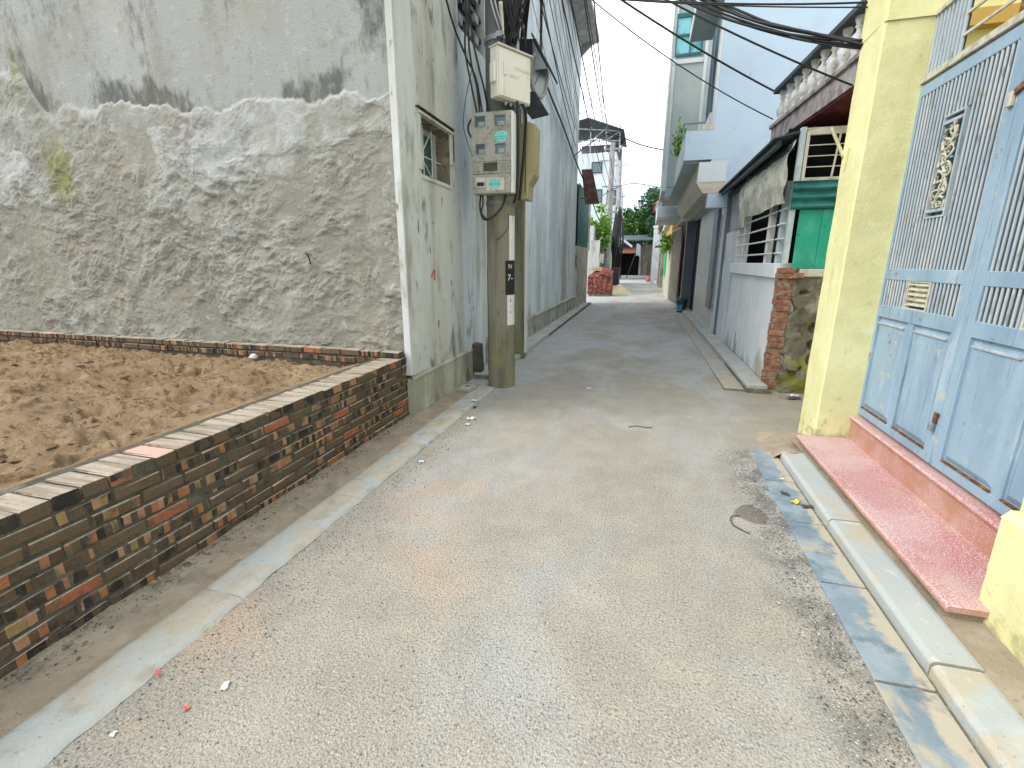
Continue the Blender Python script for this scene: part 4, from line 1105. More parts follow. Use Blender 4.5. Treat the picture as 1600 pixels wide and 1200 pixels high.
def leaf(y0, y1, label, meet):
    """one gate leaf between y0 < y1; meet = the y of the meeting stile"""
    global cy_off
    g = thing('gate_leaf', label, 'gate leaf', (GX, (y0 + y1) / 2, GB), 'leaves of the blue metal gate')
    T = .045
    def part(name, b, m, bev=.003, par=None):
        return box(*b).build(name, m, par or g, bevel=bev)
    SW = .085
    part('stile', (GX, GX + T, y0, y0 + SW, GB, GT), M['gate'])
    part('stile', (GX, GX + T, y1 - SW, y1, GB, GT), M['gate'])
    R = [(GB, GB + .06), (1.145, 1.235), (1.425, 1.505), (GT - .075, GT)]
    for a, b in R:
        part('rail', (GX + .002, GX + T - .002, y0 + SW, y1 - SW, a, b), M['gate'])
    ya, yb = y0 + SW, y1 - SW
    W = yb - ya
    # backing sheet behind the rods (with an opening behind the ornament)
    oc = (ya + yb) / 2
    ow = .115
    OZ0, OZ1 = 1.83, 2.45
    MB().holes('x', GX + .050, GX + .053, ya, yb, 1.235, GT - .07, [(oc - ow, oc + ow, OZ0, OZ1), (oc - .135, oc + .135, 1.255, 1.41)]).build('backing_sheet', M['gate_back'], g)
    n = 23
    for k in range(n):
        y = ya + W * (k + .5) / n
        if abs(y - oc) < ow + .012:
            inst(rod_me(OZ0 - 1.505), 'rod', (GX + .012, y, 1.505), g)
            inst(rod_me(GT - .075 - OZ1), 'rod', (GX + .012, y, OZ1), g)
        else:
            inst(rod_me(GT - .075 - 1.505), 'rod', (GX + .012, y, 1.505), g)
        if abs(y - oc) > .150:
            inst(rod_me(.19), 'rod', (GX + .012, y, 1.235), g)
    # louvred vent
    vent = MB().holes('x', GX + .006, GX + .034, oc - .14, oc + .14, 1.235, 1.425, [(oc - .122, oc + .122, 1.243, 1.417)]).build('vent', M['ornament'], g)
    for k in range(5):
        z = 1.262 + .034 * k
        MB().prism([(GX + .006, z), (GX + .010, z + .012), (GX + .030, z + .022), (GX + .030, z + .016)], 'y', oc - .121, oc + .121).build('slat', M['ornament'], vent)
    # cast ornament
    fr = MB().holes('x', GX + .002, GX + .026, oc - ow, oc + ow, OZ0, OZ1, [(oc - ow + .016, oc + ow - .016, OZ0 + .055, OZ1 - .055), (oc - ow + .016, oc + ow - .016, OZ0 + .012, OZ0 + .036), (oc - ow + .016, oc + ow - .016, OZ1 - .036, OZ1 - .012)]).build('ornament', M['gate_rod'], g)
    rr = random.Random(5)
    ob_ = MB()
    cy_off = oc
    for k in range(9):
        z = OZ0 + .085 + .052 * k
        f = 1 if k % 2 else -1
        scroll(.028 * f, z, .052, 1.3, rr.uniform(0, 6), .0085, ob_, f)
    zz = np.linspace(OZ0 + .06, OZ1 - .06, 40)
    ob_.tube([(GX + .010, oc + .038 * math.sin((z - OZ0) * 22), z) for z in zz], .011, 6)
    for k in range(46):
        z = rr.uniform(OZ0 + .06, OZ1 - .06)
        y = oc + rr.uniform(-.085, .085)
        a = rr.uniform(0, 6.3)
        L = rr.uniform(.025, .055)
        dx = Vector((0, math.cos(a), math.sin(a)))
        nx = Vector((0, -math.sin(a), math.cos(a)))
        p = Vector((GX + .004, y, z))
        if not (oc - .095 < (p + dx * L).y < oc + .095 and OZ0 + .055 < (p + dx * L).z < OZ1 - .055):
            continue
        t_ = .010
        ob_.add([p, p + dx * L * .5 + nx * L * .25 - Vector((t_, 0, 0)), p + dx * L, p + dx * L * .5 - nx * L * .25 - Vector((t_, 0, 0)), p + dx * L * .5 + Vector((.01, 0, 0))],
                [(0, 1, 2), (0, 2, 3), (0, 4, 1), (1, 4, 2), (2, 4, 3), (3, 4, 0)])
    ob_.build('scrollwork', M['ornament'], fr)
    box(GX + .060, GX + .063, oc - ow - .02, oc + ow + .02, OZ0 - .02, OZ1 + .02).build('green_backing', M['tealsheet'], g)
    # lower panels with raised centres and lipped tops
    box(GX + .022, GX + .030, ya, yb, GB + .06, 1.145).build('lower_sheet', M['gate'], g)
    ms = (ya + yb) / 2
    part('mid_stile', (GX + .006, GX + T - .004, ms - .035, ms + .035, GB + .06, 1.145), M['gate'])
    for (a, b) in ((ya, ms - .035), (ms + .035, yb)):
        pm = MB()
        i0, i1, k0, k1 = a + .012, b - .012, GB + .075, 1.125
        s_ = .035
        o4 = [(GX + .0215, i0, k0), (GX + .0215, i1, k0), (GX + .0215, i1, k1), (GX + .0215, i0, k1)]
        n4 = [(GX + .004, i0 + s_, k0 + s_), (GX + .004, i1 - s_, k0 + s_), (GX + .004, i1 - s_, k1 - s_), (GX + .004, i0 + s_, k1 - s_)]
        pm.add(o4 + n4, [(4, 5, 6, 7)] + [(i, (i + 1) % 4, (i + 1) % 4 + 4, i + 4) for i in range(4)])
        pm.build('panel', M['gate'], g)
        box(GX - .004, GX + .022, a + .03, b - .03, 1.092, 1.108).build('panel_lip', M['gate_rod'], g, bevel=.003)
        box(GX + .001, GX + .022, a + .004, b - .004, GB + .058, GB + .066).build('rust_line', M['rust'], g)
    hy = y1 if meet == y0 else y0
    for z in (.52, 1.33, 2.5):
        MB().tube([(GX - .004, hy, z - .05), (GX - .004, hy, z + .05)], .013, 8).build('hinge', M['rust'], g)
    return g

YM = 3.262
g1 = leaf(YM + .003, 4.36, 'left leaf of the blue metal gate, beside the tall yellow post, with the padlock hasp', YM + .003)
g2_ = leaf(2.165, YM - .003, 'right leaf of the blue gate, cut by the picture edge, with a rusty latch', YM - .003)
h = MB().box(GX - .012, GX + .0, YM + .010, YM + .045, .60, .665).tube([(GX - .016, YM + .028, .665), (GX - .016, YM - .008, .665)], .007, 6).build('hasp', M['rust'], g1)
MB().box(GX - .034, GX - .013, YM + .008, YM + .042, .555, .60).build('padlock', M['galv'], h, bevel=.004)
h2_ = MB().bar((GX - .008, YM - .10, 2.43), (GX - .008, YM + .015, 2.395), .012, .032).build('latch', M['rust'], g2_)
MB().box(GX - .020, GX - .001, YM + .012, YM + .05, 2.33, 2.40).build('latch_catch', M['ornament'], g1, bevel=.003)

# transom grille above the gate
tg = thing('transom_grille', 'rod grille with curved iron spikes above the blue gate', 'grille', (GX, 3.26, GT))
box(GX - .012, GX + .055, 2.17, 4.40, GT + .012, GT + .055).build('lower_rail', M['ornament'], tg, bevel=.003)
box(GX - .004, GX + .045, 2.17, 4.40, 3.155, 3.185).build('top_rail', M['ornament'], tg, bevel=.003)
oo = (3.42, 3.92)
me = rod_me(.365 + .02)
k = 0
y = 4.33
while y > 2.2:
    if not (oo[0] < y < oo[1]):
        inst(rod_me(3.155 - GT - .055, .012), 'rod', (GX + .02, y, GT + .055), tg)
    y -= .043
for z in (2.90, 3.02, 3.12):
    MB().bar((GX + .02, oo[0] - .02, z), (GX + .02, oo[1] + .02, z), .014, .016).build('cross_bar', M['ornament'], tg)
box(GX + .034, GX + .038, 3.935, 4.40, GT + .056, 3.15).build('backing_sheet', M['gate_back'], tg)
box(GX + .034, GX + .038, 2.17, 3.41, GT + .056, 3.15).build('backing_sheet', M['gate_back'], tg)
MB().tube([(GX + .02, oo[0], GT + .055), (GX + .02, oo[0], 3.16)], .016, 8).build('jamb', M['rust'], tg)
for yy in (4.34, 3.98, 3.55, 3.0, 2.5):
    MB().tube(smooth_path([(GX + .01, yy, 3.18), (GX - .02, yy + .01, 3.30), (GX - .11, yy + .03, 3.38), (GX - .22, yy + .04, 3.385), (GX - .33, yy + .05, 3.36)], 4), .011, 6, .004).build('spike', M['dark_metal'], tg)

# yellow house behind the gate
yh = thing('yellow_house', 'yellow walled house seen through the opening above the blue gate', 'house', (4.6, 3.2, 0))
MB().holes('x', 3.6, 3.8, .5, 6.2, -.05, 7, [(3.2, 4.6, 2.6, 3.05)]).build('wall', M['yellow'], yh)
box(3.64, 3.7, 3.2, 4.6, 2.6, 3.05).build('transom_window', M['dark'], yh)
MB().box(3.45, 3.6, .5, 6.2, 3.10, 3.22).box(3.45, 3.6, 3.0, 4.8, 2.52, 2.6).build('cornice', M['ochre'], yh)
box(2.43, 3.6, 6.22, 6.27, -.05, 7.0).build('side_wall', M['yellow'], yh)
MB().box(2.3, 3.6, 6.10, 6.22, 3.72, 3.86).box(2.3, 3.6, 6.14, 6.22, 3.40, 3.52).build('band', M['ochre'], yh)
box(2.4, 3.5, 6.19, 6.219, 2.6, 3.40).build('dark_window', M['dark'], yh)
box(2.30, 2.42, 4.60, 6.20, -.05, 3.0).build('yard_wall', M['yellow'], yh)
box(1.9, 3.6, .9, 1.15, -.05, 3.0).build('side_wall', M['yellow'], yh)
box(2.2, 3.6, 1.15, 6.2, -.04, .29).build('porch_floor', M['terrazzo'], yh)

# ------------------------------------------------------------------ the old house beyond the post
oh = thing('old_house', 'run-down single storey house with mossy end wall and barred window', 'house', (2.2, 8, 0))
YE = 6.30
xs = np.linspace(1.655, 2.6, 70)
zs = np.linspace(-.05, 1.40, 100)
X_, Z2 = np.meshgrid(xs, zs)
n1 = fbm(X_ * 3, Z2 * 3, 5, 201)
n2 = fbm(X_ * 9 + n1 * 2, Z2 * 9, 4, 211)
Yd = YE - .07 * (n1 - .35) - .03 * (n2 - .5) - .09 * ss(.42 - Z2 + .25 * (n2 - .5), -.05, .2) + .10 * ss(fbm(X_ * 5, Z2 * 5, 2, 222), .66, .72)
npgrid('mossy_wall', np.stack([X_, Yd, Z2], -1), M['mossy'], oh)
box(1.66, 2.6, YE + .06, YE + .3, -.05, 1.40).build('wall_core', M['mossy'], oh)
bk = [brick_me(.165, .12, .069, 40 + i) for i in range(3)]
for m_ in bk:
    m_.materials.clear()
    m_.materials.append(M['oldbrick'])
for k in range(18):
    inst(bk[k % 3], 'brick', (1.605 + random.gauss(0, .005), YE + .045 + random.gauss(0, .006), .06 + .0735 * k), oh, (random.gauss(0, .015), random.gauss(0, .02), math.pi / 2 + random.gauss(0, .04)))
box(1.558, 1.662, YE - .010, YE + .25, -.05, 1.36).build('mortar', M['oldmortar'], oh)
for k, (x, z, w) in enumerate(((1.60, 1.395, .17), (1.72, 1.40, .12), (1.61, 1.458, .15))):
    inst(bk[k], 'brick', (x, YE + .02, z), oh, (0, .02 * k, math.pi / 2 + .1 * k), (1.2, w / .165, .9))
box(1.74, 2.6, YE - .04, YE + .26, 1.385, 1.475).build('coping', M['cream'], oh, bevel=.012)
# alley wall
XW = 1.555
box(XW, XW + .2, YE + .04, 9.55, -.05, 1.36).build('white_wall', M['pale'], oh, bevel=.008)
MB().holes('x', XW, XW + .2, 9.55, 10.35, -.05, 2.9, [(9.56, 9.72, -.05, 2.12)]).build('door_wall', M['greydoor'], oh)
box(XW - .05, XW - .002, 9.73, 10.42, -.05, 2.1).build('door_pier', M['greydoor'], oh)
box(XW - .045, XW + .24, YE + .10, 9.62, 1.365, 1.54).build('ledge', M['pale'], oh, bevel=.008)
box(XW - .01, XW + .05, 8.55, 8.58, -.03, .40).build('pipe', M['galv'], oh)
bw_ = thing('window_bars', 'white barred window opening over the pale wall of the old house', 'window', (XW, 8, 1.54))
for yy, w in ((9.52, .09), (8.98, .08), (7.30, .11), (6.72, .10)):
    box(XW + .03, XW + .03 + w, yy, yy + w * 1.15, 1.54, 2.5).build('upright', M['white_paint'] if yy != 6.72 else M['lightblue'], bw_, bevel=.004)
for z in (1.66, 1.83, 2.0, 2.17):
    MB().tube([(XW + .02, 6.5, z), (XW + .02, 9.6, z)], .013, 6).build('bar', M['white_paint'], bw_)
box(XW + .75, XW + .78, 6.4, 10.4, 1.0, 3.1).build('dark_room', M['dark'], oh)
box(XW + .1, XW + .78, 6.45, 10.4, .9, 1.0).build('dark_floor', M['dark'], oh)
box(XW + .2, XW + .78, 10.36, 10.4, 1.0, 3.0).build('dark_room', M['dark'], oh)
# grey planks above the door
for k in range(5):
    box(XW - .01 + .004 * (k % 2), XW + .015 + .004 * (k % 2), 9.12 + .25 * k, 9.12 + .25 * k + .244, 2.13, 2.86).build('board', M['plank'], oh)
# tarpaulin
def tarp(u, v):
    y = 6.28 + 2.85 * u
    zb = 2.20 + .018 * math.sin(u * 9) + .05 * u - (.16 if .84 < u < .93 else 0)
    z = zb + (2.86 - zb) * v
    n_ = float(fbm(np.float64(y * 1.8 + z), np.float64(z * 2.4), 4, 301))
    r_ = abs(float(vn(np.float64(y * 3.5 + z * 3), np.float64(z * 2 - y), 302)) - .5)
    return (XW - .03 - .13 * n_ * math.sin(math.pi * min(1, v * .9 + .1)) - .09 * r_, y, z)
tp = MB().grid(90, 36, tarp).build('tarpaulin', M['tarp'], at=(XW, 7.9, 2.2))
tag(tp, 'crumpled dirty white tarpaulin hung under the tin roof above the barred window', 'tarpaulin')
# tin roof
n = 46
rs = MB().grid(n * 6, 2, lambda u, v: (1.29 + .42 * v, 6.31 + 4.19 * u, 2.885 + .09 * v + .017 * math.sin(u * n * 6.2832)))
rs.grid(n * 6, 2, lambda u, v: (1.29 + .42 * v, 6.31 + 4.19 * u, 2.873 + .09 * v + .017 * math.sin(u * n * 6.2832)))
rs.build('tin_roof', M['roofsheet'], oh)
MB().bar((1.36, 6.34, 2.845), (1.36, 10.45, 2.845), .05, .07).bar((1.50, 6.36, 2.80), (1.50, 10.45, 2.80), .06, .06).build('purlin', M['dark_metal'], oh)
MB().bar((1.50, 10.44, 2.85), (1.50, 10.44, .1), .07).build('downpipe', M['bluegrey'], oh)
# end window, teal sheet and board on the Y = 6.3 side
box(1.555, 1.605, YE - .02, YE + .05, 1.54, 2.98).build('post', M['lightblue'], oh)
gw = thing('grille_window', 'cream framed window grille above the green boards', 'window', (1.8, YE, 2.42))
MB().holes('y', YE - .03, YE + .01, 1.615, 2.25, 2.43, 2.93, [(1.645, 2.22, 2.462, 2.895)]).build('frame', M['cream'], gw)
for z in (2.57, 2.68, 2.79):
    MB().tube([(1.63, YE - .02, z), (2.23, YE - .02, z)], .006, 6).build('bar', M['cream'], gw)
MB().bar((1.905, YE - .03, 2.44), (1.935, YE - .03, 2.92), .016).build('bar', M['cream'], gw)
box(1.56, 2.6, YE + .55, YE + .58, 1.4, 3.1).build('dark_room', M['dark'], oh)
MB().box(1.60, 2.3, YE + .012, YE + .02, 2.935, 2.975).add([(1.66, YE + .015, 2.935), (2.25, YE + .015, 2.935), (2.25, YE + .015, 2.88), (1.85, YE + .015, 2.90)], [(0, 1, 2, 3)]).build('torn_lining', M['cream'], gw)
tsh = MB()
tsh.grid(10, 60, lambda u, v: (1.545 + .8 * u, YE - .055 - .020 * math.sin(v * 3 * 6.2832) , 2.135 + .29 * v))
tsh.box(1.545, 2.345, YE - .035, YE - .01, 2.13, 2.43)
tag(tsh.build('corrugated_strip', M['tealsheet'], at=(1.9, YE, 2.28)), 'dark green corrugated sheet strip under the cream window grille', 'sheet')
gb = thing('green_board', 'bright green board closing the opening above the mossy wall', 'board', (1.9, YE, 1.48))
box(1.655, 1.885, YE - .012, YE + .008, 1.478, 2.128).build('board', M['teal'], gb, bevel=.003)
box(1.888, 2.35, YE - .016, YE + .004, 1.478, 2.128).build('board', M['teal'], gb, bevel=.003)
for (x, z) in ((1.675, 2.09), (1.67, 1.86), (1.86, 1.52), (1.92, 1.95)):
    MB().tube([(x, YE - .02, z), (x, YE - .011, z)], .007, 6).build('nail', M['dark_metal'], gb)

# ------------------------------------------------------------------ terrace with balustrade over the old house
th_ = thing('terrace_house', 'flat roofed building with a balustraded terrace and maroon soffit', 'building', (2.6, 6.5, 0))
def lineX(y):
    return 1.57 + (7.83 - y) * (.18 / 2.33)
E0, E1 = 4.74, 7.86
MB().prism([(lineX(E1), E1), (lineX(E0), E0), (2.0, E0), (2.0, 6.3), (5, 6.3), (5, E1)], 'z', 3.135, 3.335).build('slab', M['fascia'], th_)
MB().prism([(lineX(E1) + .02, E1 - .02), (lineX(E0) + .02, E0), (2.0, E0), (2.0, 6.3), (5, 6.3), (5, E1 - .02)], 'z', 3.11, 3.134).build('soffit', M['maroon'], th_)
MB().prism([(lineX(E1) - .03, E1 + .03), (lineX(E0) - .03, E0), (lineX(E0) + .16, E0), (lineX(E1) + .16, E1 + .03)], 'z', 3.336, 3.388).build('base_rail', M['fascia'], th_, bevel=.006)
MB().prism([(lineX(E1) - .03, E1 + .03), (lineX(E0) - .03, E0), (lineX(E0) + .18, E0), (lineX(E1) + .18, E1 + .03)], 'z', 3.775, 3.835).build('top_rail', M['roofsheet'], th_, bevel=.006)
bm_ = MB().lathe((0, 0, 0), [(.050, 0), (.050, .03), (.026, .045), (.050, .085), (.056, .12), (.042, .165), (.022, .205), (.022, .225), (.038, .238), (.024, .25), (.042, .275), (.044, .300)], 12).mesh('baluster')
bm_.materials.append(M['baluster'])
y = E1 - .09
while y > E0:
    inst(bm_, 'baluster', (lineX(y) + .065, y, 3.388), th_, scale=(1.05, 1.05, 1.29))
    y -= .25
box(2.65, 5, 6.4, 7.86, -.05, 3.11).build('wall', M['pale'], th_)

# ------------------------------------------------------------------ powder blue townhouse
bh = thing('blue_townhouse', 'tall powder blue townhouse with balcony and roller shutter', 'house', (3, 13, 0))
YB, XB = 10.5, 1.10
box(XB, 7, YB, YB + .25, 2.6, 12).build('side_wall', M['bluehouse'], bh)
box(1.56, 7, YB, YB + .25, -.05, 2.598).build('side_wall', M['bluehouse'], bh)
# upper front
MB().holes('x', XB, XB + .22, YB + .252, 16.6, 4.02, 12, [(10.95, 13.1, 4.45, 8.4)]).build('front_wall', M['whitehouse'], bh)
box(XB - .035, XB - .002, YB + .004, YB + .30, 4.02, 12).build('corner_pilaster', M['whitehouse'], bh)
box(XB - .035, XB - .002, 13.1, 13.9, 4.02, 12).build('pilaster', M['whitehouse'], bh)
MB().prism([(10.97, 4.05), (12.9, 4.05), (12.3, 4.42), (10.97, 4.42)], 'x', XB - .06, XB - .002).build('ledge', M['whitehouse'], bh)
wd = MB().holes('x', XB + .05, XB + .12, 10.95, 13.1, 4.45, 8.4, [(11.0, 11.65, 4.52, 8.3), (11.72, 12.35, 4.52, 8.3), (12.42, 13.05, 4.52, 8.3)]).build('window', M['bluegrey'], bh)
for a in (11.0, 11.72, 12.42):
    box(XB + .08, XB + .09, a, a + .65, 4.52, 8.3).build('pane', M['glass_green'], wd)
# balcony: parapet with blue end face, pale soffit
bc = MB().prism([(.60, 3.48), (1.098, 3.48), (1.45, 3.48), (1.45, 4.0), (.60, 4.0)], 'y', YB - .003, YB + .12).build('balcony', M['bluehouse'], bh)
box(.60, .68, YB + .121, 13.9, 3.50, 4.0).build('parapet', M['whitehouse'], bc)
box(.60, 1.45, YB + .121, 16.3, 3.44, 3.498).build('soffit', M['greygreen'], bc)
box(.88, 1.10, YB - .008, YB + .05, 4.001, 4.10).build('end_block', M['cream'], bc)
# canopy over the shop front: pentagon section
MB().prism([(.885, 3.436), (1.40, 3.436), (1.385, 2.95), (1.27, 2.865), (1.0, 2.865), (.87, 3.06)], 'y', YB - .006, 16.3).build('canopy', M['canopy_cream'], bh)
box(.888, 1.40, YB - .012, YB - .0065, 3.07, 3.43).build('canopy_end', M['whitehouse'], bh)
# ground floor
box(1.49, 1.66, YB - .06, 11.05, -.05, 2.86).build('pier', M['greydoor'], bh)
sh = MB()
nz_ = 44
sh.grid(2, nz_ * 4, lambda u, v: (1.47 + .010 * abs(math.sin(v * nz_ * 3.14159)), 11.06 + 4.1 * u, .10 + 2.75 * v))
sh.build('roller_shutter', M['shutter'], bh)
box(1.33, 1.7, 10.5, 16.4, .02, .10).build('threshold', M['kerb'], bh, bevel=.006)
box(1.425, 1.468, 11.25, 11.9, .55, 2.80).build('dark_glass_panel', M['bluegrey'], bh)
box(1.485, 1.52, 15.18, 16.44, .1, 2.9).build('dark_gap', M['dark'], bh)
box(1.20, 1.48, 16.45, 16.62, .0, 3.12).build('tiled_pier', M['bluegrey'], bh)
box(1.481, 1.535, 16.46, 16.60, .0, 3.1).build('pier_edge', M['whitehouse'], bh)
box(1.2, 1.6, YB + .01, 16.6, 2.80, 2.864).build('shop_soffit', M['greygreen'], bh)
lp = MB().lathe((1.26, 10.75, 2.66), [(.01, 0), (.05, .02), (.06, .06), (.05, .10), (.02, .13), (.012, .2)], 10).build('globe_lamp', M['white_paint'], bh)
# projecting canopy slab high up
box(.62, 1.06, YB - .002, 12.15, 6.12, 6.24).build('window_hood', M['greygreen'], bh)
box(.60, .625, YB - .01, 12.17, 6.10, 6.34).build('hood_edge', M['whitehouse'], bh)
# the projecting bay further along, with the turquoise window
by = 14.0
MB().holes('y', by, by + .12, .401, 1.10, 3.5, 9.2, [(.36, 1.0, 6.52, 7.45)]).build('bay_side', M['greygreen'], bh)
box(.30, .40, by - .02, 16.6, 3.40, 9.2).build('bay_front', M['whitehouse'], bh)
box(.31, 1.06, by - .03, by - .002, 6.36, 6.46).build('bay_band', M['whitehouse'], bh)
tw = MB().holes('y', by - .035, by + .03, .36, 1.0, 6.52, 7.45, [(.395, .70, 6.58, 6.95), (.395, .70, 7.0, 7.36), (.735, .965, 6.58, 6.95), (.735, .965, 7.0, 7.36)]).build('window', M['tealsheet'], bh)
box(.37, .98, by - .005, by + .005, 6.57, 7.37).build('pane', M['glass_teal'], tw)
box(.25, 1.10, by - .25, by + .1, 7.95, 8.1).build('bay_slab', M['canopy_cream'], bh)
MB().bar((.60, by - .06, 7.75), (1.0, by - .06, 7.95), .03).build('bracket', M['galv'], bh)
MB().tube([(.29, by - .03, 3.9), (.29, by - .03, 9.5)], .022, 6).build('drainpipe', M['white_paint'], bh)
# balcony rail and glass in front of the bay
rl = thing('balcony_rail', 'glass balcony rail with steel handrail on the blue townhouse', 'railing', (.6, 12.5, 4))
MB().tube([(.64, 12.2, 4.55), (.64, 13.98, 4.55)], .02, 6).tube([(.64, 12.2, 4.55), (1.08, 12.2, 4.55)], .02, 6).build('handrail', M['galv'], rl)
box(.635, .645, 12.25, 13.9, 4.0, 4.5).build('pane', M['glass_teal'], rl)
def bp():
    return (random.gauss(.62, .06), random.gauss(12.9, .18), 4.05 + abs(random.gauss(0, .22))), (0, 0, 1)
pl = thing('balcony_plant', 'bright green potted plant on the blue balcony', 'plant', (.62, 12.9, 4))
leafy(420, bp, .10).build('foliage', M['leaf_light'], pl)
MB().lathe((.72, 12.9, 4.0), [(.09, 0), (.12, .2)], 10).build('pot', M['redtile'], pl)

# ------------------------------------------------------------------ second townhouse, white
wh = thing('white_townhouse', 'white townhouse with stacked balconies beyond the blue one', 'house', (2, 19, 0))
box(1.15, 5, 16.65, 21.5, 3.0, 11).build('wall', M['whitehouse'], wh)
box(1.45, 5, 16.65, 21.5, -.05, 2.998).build('ground_wall', M['browntile'], wh)
def balcony(x0, y0, y1, z0, z1, nm='balcony'):
    b = box(x0, 1.148, y0, y1, z0, z0 + .10).build(nm, M['greygreen'], wh)
    box(x0, x0 + .07, y0, y1, z0 + .101, z1).build('parapet', M['whitehouse'], b)
    box(x0 + .071, 1.148, y0, y0 + .07, z0 + .101, z1).build('end_wall', M['bluehouse'], b)
    box(x0 - .04, x0 + .10, y0 - .03, y1, z1 + .001, z1 + .07).build('capping', M['whitehouse'], b)
balcony(.42, 16.7, 18.6, 3.50, 4.12)
balcony(.30, 18.7, 21.4, 3.05, 3.62)
balcony(.45, 17.0, 21.4, 6.4, 7.2)
rg = thing('red_gate', 'red-brown folding gate beside the slate tiled pier', 'gate', (1.4, 18, 0))
for k in range(11):
    box(1.36 + .012 * (k % 2), 1.40 + .012 * (k % 2), 16.75 + .20 * k, 16.94 + .20 * k, .12, 2.95).build('panel', M['redgate'], rg)
for z in (.75, 1.6, 2.4):
    MB().bar((1.352, 16.75, z), (1.352, 18.95, z), .02, .05).build('rail', M['redgate'], rg)
bg = thing('brown_gate', 'brown-grey boarded gate between the red gate and the pale yellow house', 'gate', (1.3, 20, 0))
for k in range(9):
    box(1.22 - .02 * k, 1.26 - .02 * k, 19.05 + .28 * k, 19.32 + .28 * k, .05, 2.75).build('board', M['browntile'], bg)
MB().bar((1.20, 19.05, 2.78), (1.02, 21.55, 2.78), .05).build('top_rail', M['galv'], bg)

# ------------------------------------------------------------------ pale yellow house with the green banner
yf = thing('pale_yellow_house', 'pale yellow house with an ochre upper strip and green banner', 'house', (2, 26, 0))
MB().prism([(1.02, 21.6), (1.12, 31), (5, 31), (5, 21.6)], 'z', -.05, 2.65).build('lower_wall', M['paleyellow'], yf)
MB().prism([(1.0, 21.58), (1.10, 31.02), (5, 31.02), (5, 21.58)], 'z', 2.651, 3.35).build('upper_wall', M['ochre'], yf)
MB().prism([(.80, 21.5), (.90, 31.1), (5, 31.1), (5, 21.5)], 'z', 3.351, 3.5).build('roof_slab', M['whitehouse'], yf)
for yy in (22.0, 23.6, 25.2):
    box(.96, 1.06, yy, yy + .18, 0, 2.65).build('pilaster', M['whitehouse'], yf)
gs = tag(box(.93, .955, 24.2, 25.9, .95, 2.45).build('banner', M['greensign'], at=(.94, 25, .95)), 'vivid green vertical banner on the pale yellow house', 'banner')
hp = thing('hanging_plant', 'bushy green plant hanging on the pale yellow house above the banner', 'plant', (.9, 22.2, 2.2))
leafy(420, lambda: ((.86 + random.gauss(0, .12), 21.9 + random.gauss(0, .25), 2.35 + random.gauss(0, .16)), (-.4, -.2, .2)), .15).build('foliage', M['leaf_light'], hp)
MB().lathe((.95, 21.9, 2.1), [(.10, 0), (.14, .18)], 10).build('pot', M['dark_metal'], hp)

# far right walls and houses
gh = thing('grey_wall_house', 'low grey rendered house with a dark awning near the end of the alley', 'house', (2, 38, 0))
box(.95, 5, 31.4, 40, -.05, 3.7).build('wall', M['concrete_grey'], gh)
box(.55, .95, 31.6, 34, 2.5, 2.56).build('awning', M['roofsheet'], gh)
box(.90, .949, 33, 34.2, 0, 2.1).build('door', M['wood'], gh)
MB().prism([(.80, 3.70), (3, 4.6), (5, 3.7)], 'y', 31.4, 40).build('roof', M['redtile'], gh)
sg = tag(box(.70, .74, 30.6, 31.3, 1.15, 1.55).build('notice', M['white_paint'], at=(.72, 31, 1.15)), 'small white notice board on the grey wall post past the green banner', 'notice')
wp = thing('white_column', 'slim white column beside the grey rendered house', 'column', (.55, 36, 0))
box(.45, .68, 36, 36.25, 0, 3.9).build('shaft', M['whitehouse'], wp)
box(.40, .73, 35.95, 36.3, 3.9, 4.05).build('cap', M['whitehouse'], wp)
for (yy, h_) in ((44.0, 2.2), (47.5, 2.5), (51, 2.35)):
    f_ = thing('board_fence', {44.0: 'weathered plank gate past the white column', 47.5: 'taller plank fence by the leaning pole', 51: 'last plank fence before the dark doorway'}[yy], 'fence', (.2, yy, 0), 'plank fences near the end of the alley')
    for k in range(9):
        x_ = .75 - (yy + k * .35 - 44) * .055
        box(x_, x_ + .06, yy + k * .35, yy + k * .35 + .33, 0, h_ + .05 * (k % 2)).build('board', M['wood'], f_)
rb = thing('red_roof_house', 'house with a red tiled gable above the trees on the right', 'house', (2.5, 52, 0))
box(.9, 6, 50, 58, -.05, 7.0).build('wall', M['whitehouse'], rb)
MB().prism([(.4, 7.0), (3.4, 9.0), (6.4, 7.0)], 'y', 49.6, 58.4).build('roof', M['redtile'], rb)
box(1.0, 1.9, 49.95, 49.998, 4.6, 6.0).build('window', M['glass_green'], rb)

# ------------------------------------------------------------------ end of the alley
eh = thing('end_house', 'low house closing the alley with a dark doorway under red tiles', 'house', (-1.6, 60, 0))
MB().holes('y', 60, 60.3, -5.0, 1.4, -.05, 3.6, [(-2.95, -.72, -.05, 2.6)]).build('wall', M['wood'], eh)
box(-3.0, -.65, 62, 62.1, -.05, 2.7).build('dark_room', M['dark'], eh)
box(-3.0, -.65, 60.35, 62, 2.62, 2.7).build('dark_room', M['dark'], eh)
box(-3.05, -2.97, 60.35, 62, -.05, 2.6).build('dark_room', M['dark'], eh)
MB().prism([(59.2, 2.62), (59.98, 3.15), (59.98, 3.28), (59.2, 2.74)], 'x', -3.0, -.6).build('tile_awning', M['redtile'], eh)
box(-2.8, -.4, 59.97, 59.998, 3.3, 4.0).build('dark_frieze', M['dark_metal'], eh)
MB().prism([(59.0, 4.02), (63, 4.75), (63, 4.85), (59.0, 4.12)], 'x', -5.0, 1.6).build('roof', M['bluetin'], eh)
MB().prism([(-2.9, 4.1), (-1.6, 3.2), (-1.55, 3.45), (-2.85, 4.4)], 'y', 58.6, 58.7).build('white_awning', M['white_paint'], eh)
